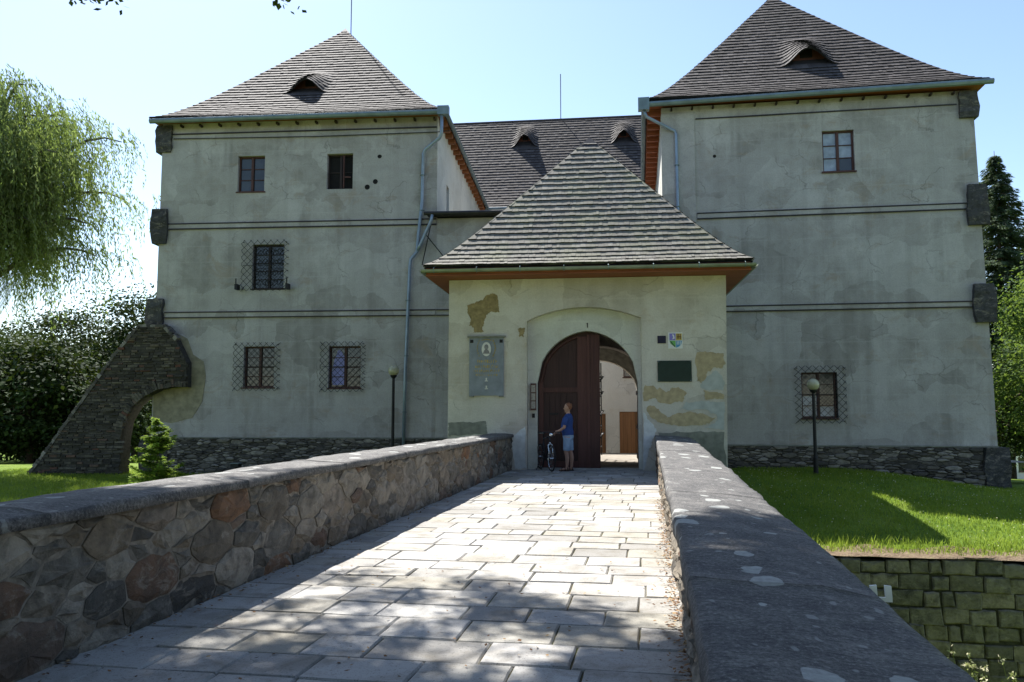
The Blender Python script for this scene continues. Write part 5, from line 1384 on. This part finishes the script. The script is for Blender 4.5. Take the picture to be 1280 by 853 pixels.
def spruce(label, x, y, h, r, seed):
    rr = random.Random(seed); g = np.random.default_rng(seed); z0 = lawn_z(x, y); t = thing('spruce_tree', label, 'tree', (x, y, z0), 0, (0, 0, 0), G2)
    tb = MB(); tb.tube([(0, 0, -.3), (0, 0, h * .5), (0, 0, h)], [.34, .2, .02], 8)
    C_, A_, N_ = [], [], []
    z = h * .12
    while z < h - .2:
        k = 1 - z / h; L = r * (k ** .8) * 1.0 + .25; nb = 7
        for i in range(nb):
            a_ = rr.uniform(0, 2 * PI); LL = L * rr.uniform(.6, 1.12); d = np.array([math.cos(a_), math.sin(a_), 0]); droop = rr.uniform(.18, .4)
            tb.tube([(0, 0, z), tuple(d * LL * .6 + np.array([0, 0, z - .10 * LL])), tuple(d * LL + np.array([0, 0, z - droop * LL + .12 * LL]))], [.035, .02, .006], 4)
            n = int(60 * LL) + 14; s = g.uniform(.12, 1, n); side = np.array([-d[1], d[0], 0]); wv = (1 - s) * .34 * LL + .08
            p = d * (s * LL)[:, None] + side * (g.uniform(-1, 1, n) * wv)[:, None] + np.array([0, 0, 1]) * (z - droop * LL * s ** 1.5 + .12 * LL * s ** 3 - g.uniform(0, .32, n))[:, None]
            C_.append(p); A_.append(unit(d * .7 + side * g.normal(0, .6, n)[:, None] + np.array([0, 0, -.45]))); N_.append(unit(np.array([0, 0, 1.]) + g.normal(0, .4, (n, 3))))
        z += rr.uniform(.26, .42) * (.7 + .5 * k)
    obj('trunk', tb, 'bark', t, smooth=True)
    C_, A_, N_ = map(np.vstack, (C_, A_, N_)); n = len(C_)
    np_leaves('crown', C_, A_, N_, g.uniform(.26, .5, n), g.uniform(.06, .11, n), g.random(n), 'leaf_spruce', t)
spruce('tall dark spruce whose top shows beside the right tower', 25.2, 61.5, 23.6, 6.2, 121)
spruce('dark spruce at the far right edge, behind its taller neighbour', 29.5, 66.0, 21.0, 4.4, 122)

# weeping willow at the left edge
def willow(x, y, seed):
    rr = random.Random(seed); g = np.random.default_rng(seed); z0 = lawn_z(x, y)
    t = thing('willow_tree', 'large weeping willow with hanging strands filling the left edge', 'tree', (x, y, z0))
    tw = MB(); tb = MB(); limb(tb, (0, 0, -.3), (2.4, -.3, 6.5), .55, .32, rr, n=6, wob=.2)
    C_, A_, N_, T_ = [], [], [], []
    for k in range(46):
        a_ = rr.uniform(-2.2, 2.2); R_ = rr.uniform(1.2, 5.2); top = 16.0 - .16 * R_ ** 1.6 + rr.uniform(-2.6, .4) - (rr.random() < .5) * rr.uniform(.5, 4.4)
        e = Vector((R_ * math.cos(a_), R_ * math.sin(a_), top - .8)); m = Vector((e.x * .5 + 3.6, e.y * .5 - .5, top + .4)); e += Vector((4.0, -.6, 0))
        pts = [Vector((2.3, -.3, rr.uniform(5.5, 6.5)))]; P1 = pts[0]
        for i in range(1, 9):
            s = i / 8; pts.append(P1 * (1 - s) ** 2 + m * 2 * s * (1 - s) + e * s ** 2)
        tb.tube(pts, [.16 - .017 * i for i in range(9)], 6)
        ns = 70
        for j in range(ns):
            s = rr.uniform(.42, 1.0); q = P1 * (1 - s) ** 2 + m * 2 * s * (1 - s) + e * s ** 2
            q = q + Vector((rr.gauss(0, .65), rr.gauss(0, .65), rr.gauss(0, .22)))
            L = rr.uniform(1.0, 3.4) * (.7 + .3 * rr.random()); out = Vector((math.cos(a_ + rr.uniform(-.9, .9)), math.sin(a_ + rr.uniform(-.9, .9)), 0)) * rr.uniform(.15, .9)
            out += Vector((.35, 0, 0))
            n = int(L / .062); u = (np.arange(n) + g.uniform(-.4, .4, n)) / n
            base = np.array(q); p = base + np.outer(np.sin(u * 1.5) * .75, np.array(out)) + np.outer(u ** 1.25 * L, [0, 0, -1]) + np.outer(.28 * np.sin(u * PI), [0, 0, 1]) + g.normal(0, .05, (n, 3))
            if j % 2 == 0: tw.tube([tuple(p[int(q_)]) for q_ in np.linspace(0, n - 1, 6)], [.008, .006, .005, .004, .003, .002], 3, cap=False)
            C_.append(p); A_.append(unit(np.array([0, 0, -1.]) + np.outer(1 - u, np.array(out)) * .8 + g.normal(0, .42, (n, 3)))); N_.append(rvec(n)); T_.append(np.clip(rr.uniform(.1, .8) + g.normal(0, .15, n), 0, 1))
    obj('trunk', tb, 'bark_grey', t, smooth=True); obj('hanging_twigs', tw, 'leaf_willow', t, 'stuff')
    C_, A_, N_, T_ = np.vstack(C_), np.vstack(A_), np.vstack(N_), np.concatenate(T_); n = len(C_)
    np_leaves('crown', C_, A_, N_, g.uniform(.15, .26, n), g.uniform(.035, .06, n), T_, 'leaf_willow', t)
willow(-29.4, 27.6, 7)

# tree overhanging the bridge from the left: its crown is above the view and dapples the near path
cF = camo.matrix_basis.to_3x3() if False else camo.rotation_euler.to_matrix()
cR, cU, cB = (np.array(cF.col[i]) for i in range(3))
def in_view(P, margin=1.06):
    d = P - np.array([0, 0, 1.6]); zz = -(d @ cB); xx = (d @ cR) / np.maximum(zz, 1e-3) * 28 / 18; yy = (d @ cU) / np.maximum(zz, 1e-3) * 28 / 18 * 1280 / 853
    return (zz > .1) & (np.abs(xx) < margin) & (np.abs(yy) < margin)
def overhang(seed):
    rr = random.Random(seed); g = np.random.default_rng(seed); bx, by = -13.0, 5.0; z0 = moat_z(bx, by)
    t = thing('maple_tree', 'tall maple overhanging the bridge, only its lowest leaf tips showing at the top left', 'tree', (bx, by, z0)); off = np.array([bx, by, z0])
    tb = MB(); limb(tb, (0, 0, -.3), (1.2, .6, 14.5), .55, .22, rr, n=7, wob=.15)
    S = np.array([SUN.x / SUN.z, SUN.y / SUN.z, 1.0]); C_, N_, T_ = [], [], []
    def yb(X): return np.interp(X, [-9, -5, -4.1, -3.4, -2.4, -1.2, -.3, .2, 1.2, 3], [8.2, 8.2, 7.6, 8.9, 8.9, 7.9, 6.6, 6.2, 7.0, 6.8])
    k = 0
    while k < 1350:
        X, Y = (rr.uniform(.15, 1.7), rr.uniform(0, 7.6)) if k % 7 == 0 else (rr.uniform(-4, .2), rr.uniform(2.2, 5.2)) if k % 7 == 1 else (rr.uniform(-8.5, 3.6), rr.uniform(-2, 9.0)) if k % 2 else (rr.uniform(-9, 7.5), rr.uniform(-11.5, 1.0)); e = float(yb(X)) - Y  # clumps placed by the shade they cast, crown widened overhead to block sky light
        e -= .45
        if e < 0: continue
        nn = mnoise.fractal((X * .85, Y * 1.25, 7.7), .6, 2.0, 3) + rr.uniform(-.06, .06)
        if X < .1 and nn < (.10 if e < 1.8 else -.06 if e < 2.7 else -.9): continue
        if X > .1 and 4.65 < Y < 5.2 and nn < .5: continue
        hh = rr.uniform(10.2, 14.8); c = np.array([X, Y, 0]) + S * hh
        n = int(g.uniform(60, 130)); s = g.uniform(.16, .30); p = c + g.normal(size=(n, 3)) * np.array([s, s, s * .6])
        C_.append(p); N_.append(unit(np.array([0, 0, 1.]) + g.normal(0, .5, (n, 3)))); T_.append(np.clip(g.normal(.45, .22, n), 0, 1)); k += 1
        if k % 9 == 0: limb(tb, Vector((rr.uniform(.2, 1.2), .4, rr.uniform(10.5, 14.2))), Vector(c - off), .09, .015, rr, sag=.5, n=6)
    # boughs seen only as their tips
    for (px, pz, py) in ((-9.55, 9.0, 12.1), (-9.75, 9.18, 12.3), (-9.25, 8.98, 12.0), (-5.98, 8.66, 12.0)):
        n = 44; c = np.array([px, py, pz + .02]); p = c + g.normal(size=(n, 3)) * np.array([.24, .2, .12]); C_.append(p); N_.append(rvec(n)); T_.append(g.uniform(.2, .9, n))
        tb.tube([Vector(c - off), Vector(c - off) + Vector((-.3, -.4, .8)), Vector(c - off) + Vector((-.9, -1.6, 2.6))], [.006, .015, .03], 5)
    P, N, T = np.vstack(C_), np.vstack(N_), np.concatenate(T_)
    keep = ~in_view(P); keep[-44 * 4:] = True
    P, N, T = P[keep], N[keep], T[keep]; n = len(P); ax = unit(np.cross(N, rvec(n)))
    obj('trunk', tb, 'bark', t, smooth=True)
    np_leaves('crown', P, ax, N, g.uniform(.08, .16, n), g.uniform(.06, .12, n), T, 'leaf_maple', t, off=off)
    return P
overhang(5)
G3 = 'unseen trees added on the near bank to block sky light'  # out-of-view trees added to darken the shade on the near bridge
for i, (x, y, h, r_, lb) in enumerate(((9.5, -5, 14, 5.5, 'added sky-blocking tree on the near bank, right of the bridge end'), (-1, -13, 15, 6, 'added sky-blocking tree on the near bank behind the viewer'), (-10, -9, 14, 5.5, 'added sky-blocking tree on the near bank, left of the bridge end'), (14.5, 3.5, 13, 4.8, 'added sky-blocking tree at the moat edge far to the right'), (4, -7, 13, 4.5, 'added slender sky-blocking tree on the near bank close to the right parapet'))):
    broadleaf(lb, x, y, h, r_, 'leaf_maple', 70, 7000, .42, 140 + i, low=.3, group=G3, z=moat_z(x, y))

# sapling on the left lawn
def sapling(x, y, h, seed):
    rr = random.Random(seed); g = np.random.default_rng(seed); z0 = lawn_z(x, y); t = thing('fir_sapling', 'young bright green fir sapling on the left lawn before the tower plinth', 'sapling', (x, y, z0))
    tb = MB(); tb.tube([(0, 0, -.1), (.02, 0, h * .5), (0, 0, h)], [.035, .022, .006], 6); C_, A_, N_ = [], [], []
    z = .16
    while z < h:
        k = 1 - z / h; LL0 = .16 + .62 * k ** .7
        for i in range(8):
            a_ = rr.uniform(0, 2 * PI); LL = LL0 * rr.uniform(.5, 1.2); d = np.array([math.cos(a_), math.sin(a_), 0]); sd = np.array([-d[1], d[0], 0])
            up = rr.uniform(-.05, .6)
            tb.tube([(0, 0, z), tuple(d * LL + np.array([0, 0, z + up * LL]))], [.010, .003], 4)
            n = int(170 * LL) + 20; s = g.uniform(.1, 1.0, n); q = g.uniform(-1, 1, n)
            p = d * (s * LL)[:, None] + sd * (q * (.05 + .30 * LL * (1 - s)))[:, None] + np.array([0, 0, 1]) * (z + up * LL * s - .05 * np.abs(q) + g.normal(0, .02, n))[:, None]
            C_.append(p); A_.append(unit(d * .8 + sd * (np.sign(q) * .7)[:, None] + g.normal(0, .25, (n, 3)))); N_.append(unit(np.array([0, 0, 1.]) + g.normal(0, .4, (n, 3))))
        z += rr.uniform(.12, .22)
    obj('trunk', tb, 'bark', t); C_, A_, N_ = map(np.vstack, (C_, A_, N_)); n = len(C_)
    np_leaves('crown', C_, A_, N_, g.uniform(.09, .17, n), g.uniform(.03, .05, n), g.random(n), 'leaf_fir', t)
sapling(-13.45, 20.4, 2.15, 3)

# weeds and dry flower stalks on the moat bank at the lower right
n = 0; sb_ = MB(); C_, A_, N_, T_ = [], [], [], []
r_ = random.Random(12)
for i in range(150):
    x, y = r_.uniform(3.2, 7.5), r_.uniform(10.6, 12.8); z = moat_z(x, y); h = r_.uniform(.8, 1.55)
    tx, ty = x + r_.uniform(-.15, .15), y + r_.uniform(-.15, .15); sb_.tube([(x, y, z - .05), ((x + tx) / 2 + .03, y, z + h * .55), (tx, ty, z + h)], [.006, .005, .003], 4, tint=r_.uniform(.2, .6))
    m = 16; u = rng.uniform(.15, .95, m); C_.append(np.outer(1 - u, [x, y, z]) + np.outer(u, [tx, ty, z + h]) + rng.normal(0, .035, (m, 3))); A_.append(unit(rng.normal(size=(m, 3)) + [0, 0, .8])); N_.append(rvec(m)); T_.append(rng.uniform(.0, .55, m))
    m = 10; C_.append(np.array([tx, ty, z + h]) + rng.normal(0, .022, (m, 3))); A_.append(rvec(m)); N_.append(rvec(m)); T_.append(rng.uniform(.85, 1, m))
obj('weed_stalks', sb_, 'weed', None, 'stuff')
C_, A_, N_, T_ = np.vstack(C_), np.vstack(A_), np.vstack(N_), np.concatenate(T_); n = len(C_)
np_leaves('weeds', C_, A_, N_, rng.uniform(.03, .09, n), rng.uniform(.012, .03, n), T_, 'weed', kind='stuff')

# ================================================================== person and bicycle
MAT['skin'] = simple('skin', (.42, .24, .17), .55, var=.08); MAT['hair'] = simple('reddish_hair', (.20, .085, .045), .7, var=.3, scale=40)
MAT['shirt'] = simple('blue_cotton', (.028, .060, .20), .9, var=.15, scale=8); MAT['shorts'] = simple('pale_denim', (.25, .34, .46), .9, var=.15, scale=10)
MAT['sandal'] = simple('dark_sandal_leather', (.05, .035, .03), .7); MAT['eye'] = simple('eye_dark', (.03, .025, .02), .2)
def soft(o, vox, it=6, fac=.5):
    m = o.modifiers.new('merge', 'REMESH'); m.mode = 'VOXEL'; m.voxel_size = vox; m.use_smooth_shade = True
    s = o.modifiers.new('soften', 'SMOOTH'); s.factor = fac; s.iterations = it; return o
pp = thing('person', 'person in blue t-shirt and pale shorts standing beside the bicycle at the gate', 'person', (-2.12, 21.86, 0.012), -8)
LS, RS = -1, 1                                                        # the near and the far side of the figure
b = MB()
b.tube([(.0, 0, .90), (.0, 0, .98), (-.035, 0, 1.12), (-.03, 0, 1.25), (-.01, 0, 1.38), (.015, 0, 1.47), (.012, 0, 1.53)], [.11, .135, .145, .14, .135, .10, .06], 14)
b.tube([(.012, -.17, 1.44), (.012, 0, 1.46), (.012, .17, 1.44)], [.062, .09, .062], 12)
b.tube([(.0, -.07, .96), (.0, .07, .96)], .125, 12)
b.tube([(.01, 0, 1.50), (-.005, 0, 1.60)], [.060, .056], 12)
b.tube([(-.03, 0, 1.585), (-.028, 0, 1.62), (-.018, 0, 1.68), (-.006, 0, 1.74), (.0, 0, 1.80), (.0, 0, 1.835)], [.045, .070, .088, .094, .078, .035], 14)   # head
b.tube([(-.095, 0, 1.715), (-.128, 0, 1.675), (-.10, 0, 1.665)], [.012, .015, .010], 7)   # nose
b.tube([(-.075, 0, 1.60), (-.092, 0, 1.605)], [.03, .016], 8)                              # chin
b.tube([(-.085, -.018, 1.638), (-.098, 0, 1.64), (-.085, .018, 1.638)], .009, 6)          # mouth
b.tube([(-.085, -.045, 1.725), (-.100, 0, 1.73), (-.085, .045, 1.725)], .010, 6)          # brow
for s in (-1, 1): b.tube([(.005, s * .088, 1.665), (.015, s * .100, 1.69), (.018, s * .098, 1.72), (.0, s * .09, 1.725)], [.010, .013, .013, .008], 6)
for s, dx in ((-1, -.035), (1, .045)):
    b.tube([(.0, s * .085, .92), (.0 + dx * .4, s * .092, .72), (-.005 + dx, s * .095, .50), (.012 + dx, s * .098, .46), (.03 + dx, s * .098, .34), (.02 + dx, s * .10, .12), (.015 + dx, s * .10, .06)], [.095, .083, .060, .056, .058, .038, .036], 12)
    b.tube([(.05 + dx, s * .10, .045), (-.03 + dx, s * .105, .055), (-.12 + dx, s * .112, .035), (-.185 + dx, s * .115, .026)], [.034, .036, .032, .018], 9)
arms = {-1: [(.012, -.185, 1.435), (-.02, -.225, 1.31), (-.055, -.245, 1.17), (-.16, -.225, 1.105), (-.262, -.185, 1.055)], 1: [(.012, .185, 1.435), (-.06, .22, 1.30), (-.12, .235, 1.17), (-.22, .18, 1.12), (-.31, .10, 1.075)]}
for s, A in arms.items():
    b.tube(A, [.055, .047, .041, .036, .026], 11)
    w0 = Vector(A[-1]); d = (Vector(A[-1]) - Vector(A[-2])).normalized(); side = Vector((0, 0, 1)).cross(d).normalized(); upv = d.cross(side)
    b.tube([w0, w0 + d * .045, w0 + d * .085], [.026, .034, .032], 9)
    for k, L in enumerate((.070, .082, .078, .060)):                  # four fingers closing over the grip
        o_ = side * (k - 1.5) * .019; p0 = w0 + d * .080 + o_
        b.tube([p0, p0 + d * L * .45 - upv * .004, p0 + d * L * .72 - upv * .028, p0 + d * L * .62 - upv * .052], [.0095, .009, .0085, .0075], 6)
    p0 = w0 + d * .03 - side * s * .028
    b.tube([p0, p0 + d * .035 - side * s * .018 - upv * .012, p0 + d * .06 - side * s * .006 - upv * .030], [.012, .0105, .009], 6)
body = soft(obj('body', b, 'skin', pp), .0075, 4)
b = MB()                                                              # t-shirt
b.tube([(.0, 0, .955), (-.005, 0, 1.02), (-.04, 0, 1.13), (-.035, 0, 1.25), (-.01, 0, 1.38), (.015, 0, 1.48), (.014, 0, 1.53)], [.152, .160, .166, .160, .152, .112, .072], 16)
b.tube([(.012, -.175, 1.44), (.012, 0, 1.465), (.012, .175, 1.44)], [.075, .105, .075], 12)
b.tube([(.0, -.07, 1.0), (.0, .07, 1.0)], .142, 12)
for s in (-1, 1): b.tube([Vector(arms[s][0]), Vector(arms[s][1]), Vector(arms[s][1]).lerp(Vector(arms[s][2]), .55)], [.072, .070, .066], 12)
soft(obj('t_shirt', b, 'shirt', body), .011, 5)
b = MB()
b.tube([(.0, -.07, .93), (.0, .07, .93)], .146, 12); b.tube([(.0, 0, .90), (.0, 0, 1.0)], [.14, .15], 14)
for s, dx in ((-1, -.035), (1, .045)): b.tube([(.0, s * .085, .90), (.0 + dx * .4, s * .092, .72), (-.002 + dx * .8, s * .095, .54)], [.118, .104, .092], 12)
soft(obj('shorts', b, 'shorts', body), .011, 5)
b = MB(); b.tube([(.035, 0, 1.66), (.036, 0, 1.70), (.022, 0, 1.755), (.010, 0, 1.81), (.006, 0, 1.845)], [.055, .080, .097, .085, .035], 12)
soft(obj('hair', b, 'hair', body), .009, 4)
for s in (-1, 1):
    q = MB(); q.lathe([(.001, -.008), (.008, -.004), (.008, .004), (.001, .008)], (-.092, s * .034, 1.708), 8); obj('eye', q, 'eye', body)
for s, dx in ((-1, -.035), (1, .045)):
    q = MB(); q.slab([(.085 + dx, s * .07), (.085 + dx, s * .135), (-.10 + dx, s * .155), (-.20 + dx, s * .14), (-.205 + dx, s * .095), (-.10 + dx, s * .07)], -.012, .012)
    for xx in (-.11, -.02, .05): q.tube([(xx + dx, s * .066, .010), (xx + dx - .01, s * .085, .075 + .018 * (xx > -.1)), (xx + dx - .01, s * .125, .075 + .018 * (xx > -.1)), (xx + dx, s * .15, .010)], .011, 5)
    obj('sandal', q, 'sandal', body)

bk = thing('bicycle', 'black bicycle standing front-on against the closed gate leaf', 'bicycle', (-2.66, 21.66, .012), 24)
MAT['bike_black'] = simple('black_bike_paint', (.02, .02, .024), .3)
def wheel(cy, nm='wheel', steer=0):
    q = MB(); Rr = .335; n = 28
    q.tube([(0, cy + Rr * math.cos(2 * PI * k / n), .355 + Rr * math.sin(2 * PI * k / n)) for k in range(n)], .019, 7, closed=True); wv = obj('wheel', q, 'tyre', bk, smooth=True)
    q = MB(); q.tube([(0, cy + .305 * math.cos(2 * PI * k / n), .355 + .305 * math.sin(2 * PI * k / n)) for k in range(n)], .011, 5, closed=True); obj('rim', q, 'chrome', wv)
    q = MB()
    for k in range(16): a_ = 2 * PI * k / 16; q.tube([((-1) ** k * .025, cy + .02 * math.cos(a_), .355 + .02 * math.sin(a_)), (0, cy + .30 * math.cos(a_), .355 + .30 * math.sin(a_))], .0016, 3)
    q.tube([(-.05, cy, .355), (.05, cy, .355)], .02, 8); obj('spokes', q, 'chrome', wv)
wheel(-.34); wheel(.70)
q = MB()
hd0, hd1, bb, st = (0, -.17, .93), (0, -.20, .78), (0, .25, .33), (0, .40, .86)
for p0, p1, r_2 in ((hd0, hd1, .022), (hd0, st, .016), (hd1, bb, .019), (bb, st, .016)): q.tube([p0, p1], r_2, 8)
for s in (-1, 1):
    q.tube([bb, (s * .055, .70, .355)], .010, 6); q.tube([(0, .385, .80), (s * .055, .70, .355)], .009, 6)
obj('frame', q, 'bike_black', bk, smooth=True)
q = MB(); q.tube([hd1, (0, -.215, .74)], .022, 8)
for s in (-1, 1): q.tube([(0, -.215, .745), (s * .052, -.225, .71), (s * .055, -.26, .56), (s * .052, -.34, .355)], [.018, .017, .015, .011], 7)
obj('fork', q, 'chrome', bk, smooth=True)
q = MB(); q.tube([hd0, (0, -.175, 1.02), (0, -.21, 1.045)], .014, 7); q.tube([(-.31, -.13, 1.04), (-.20, -.20, 1.05), (0, -.22, 1.05), (.20, -.20, 1.05), (.31, -.13, 1.04)], .0125, 7); hb_ = obj('handlebar', q, 'bike_black', bk, smooth=True)
for s in (-1, 1):
    q = MB(); q.tube([(s * .225, -.185, 1.048), (s * .315, -.125, 1.04)], .018, 8); obj('grip', q, 'tyre', hb_)
    q = MB(); q.tube([(s * .20, -.23, 1.03), (s * .29, -.20, 1.02)], .007, 5); obj('brake_lever', q, 'chrome', hb_)
q = MB(); q.lathe([(.02, .04), (.045, .0), (.045, -.03), (.02, -.04)], (0, -.27, .98), 10, axis='y'); obj('headlamp', q, 'chrome', bk)
q = MB(); q.tube([st, (0, .43, 1.0)], .013, 7); q.slab([(-.02, .28), (.02, .28), (.05, .42), (.085, .50), (.07, .55), (-.07, .55), (-.085, .50), (-.05, .42)], .995, 1.03); obj('saddle', q, 'tyre', bk)
q = MB(); q.tube([(.06, .25 + .09 * math.cos(2 * PI * k / 18), .33 + .09 * math.sin(2 * PI * k / 18)) for k in range(18)], .008, 5, closed=True); q.tube([(-.09, .25, .33), (.09, .25, .33)], .016, 8); q.tube([(.09, .25, .33), (.10, .20, .17)], .01, 6); q.tube([(-.09, .25, .33), (-.10, .30, .49)], .01, 6); q.box(.09, .18, .16, .24, .16, .185); q.box(-.18, -.09, .26, .34, .48, .505); obj('crankset', q, 'bike_black', bk)
q = MB(); q.tube([(-.06, .42, .34), (-.19, .46, 0.0)], .011, 6); obj('kickstand', q, 'bike_black', bk)
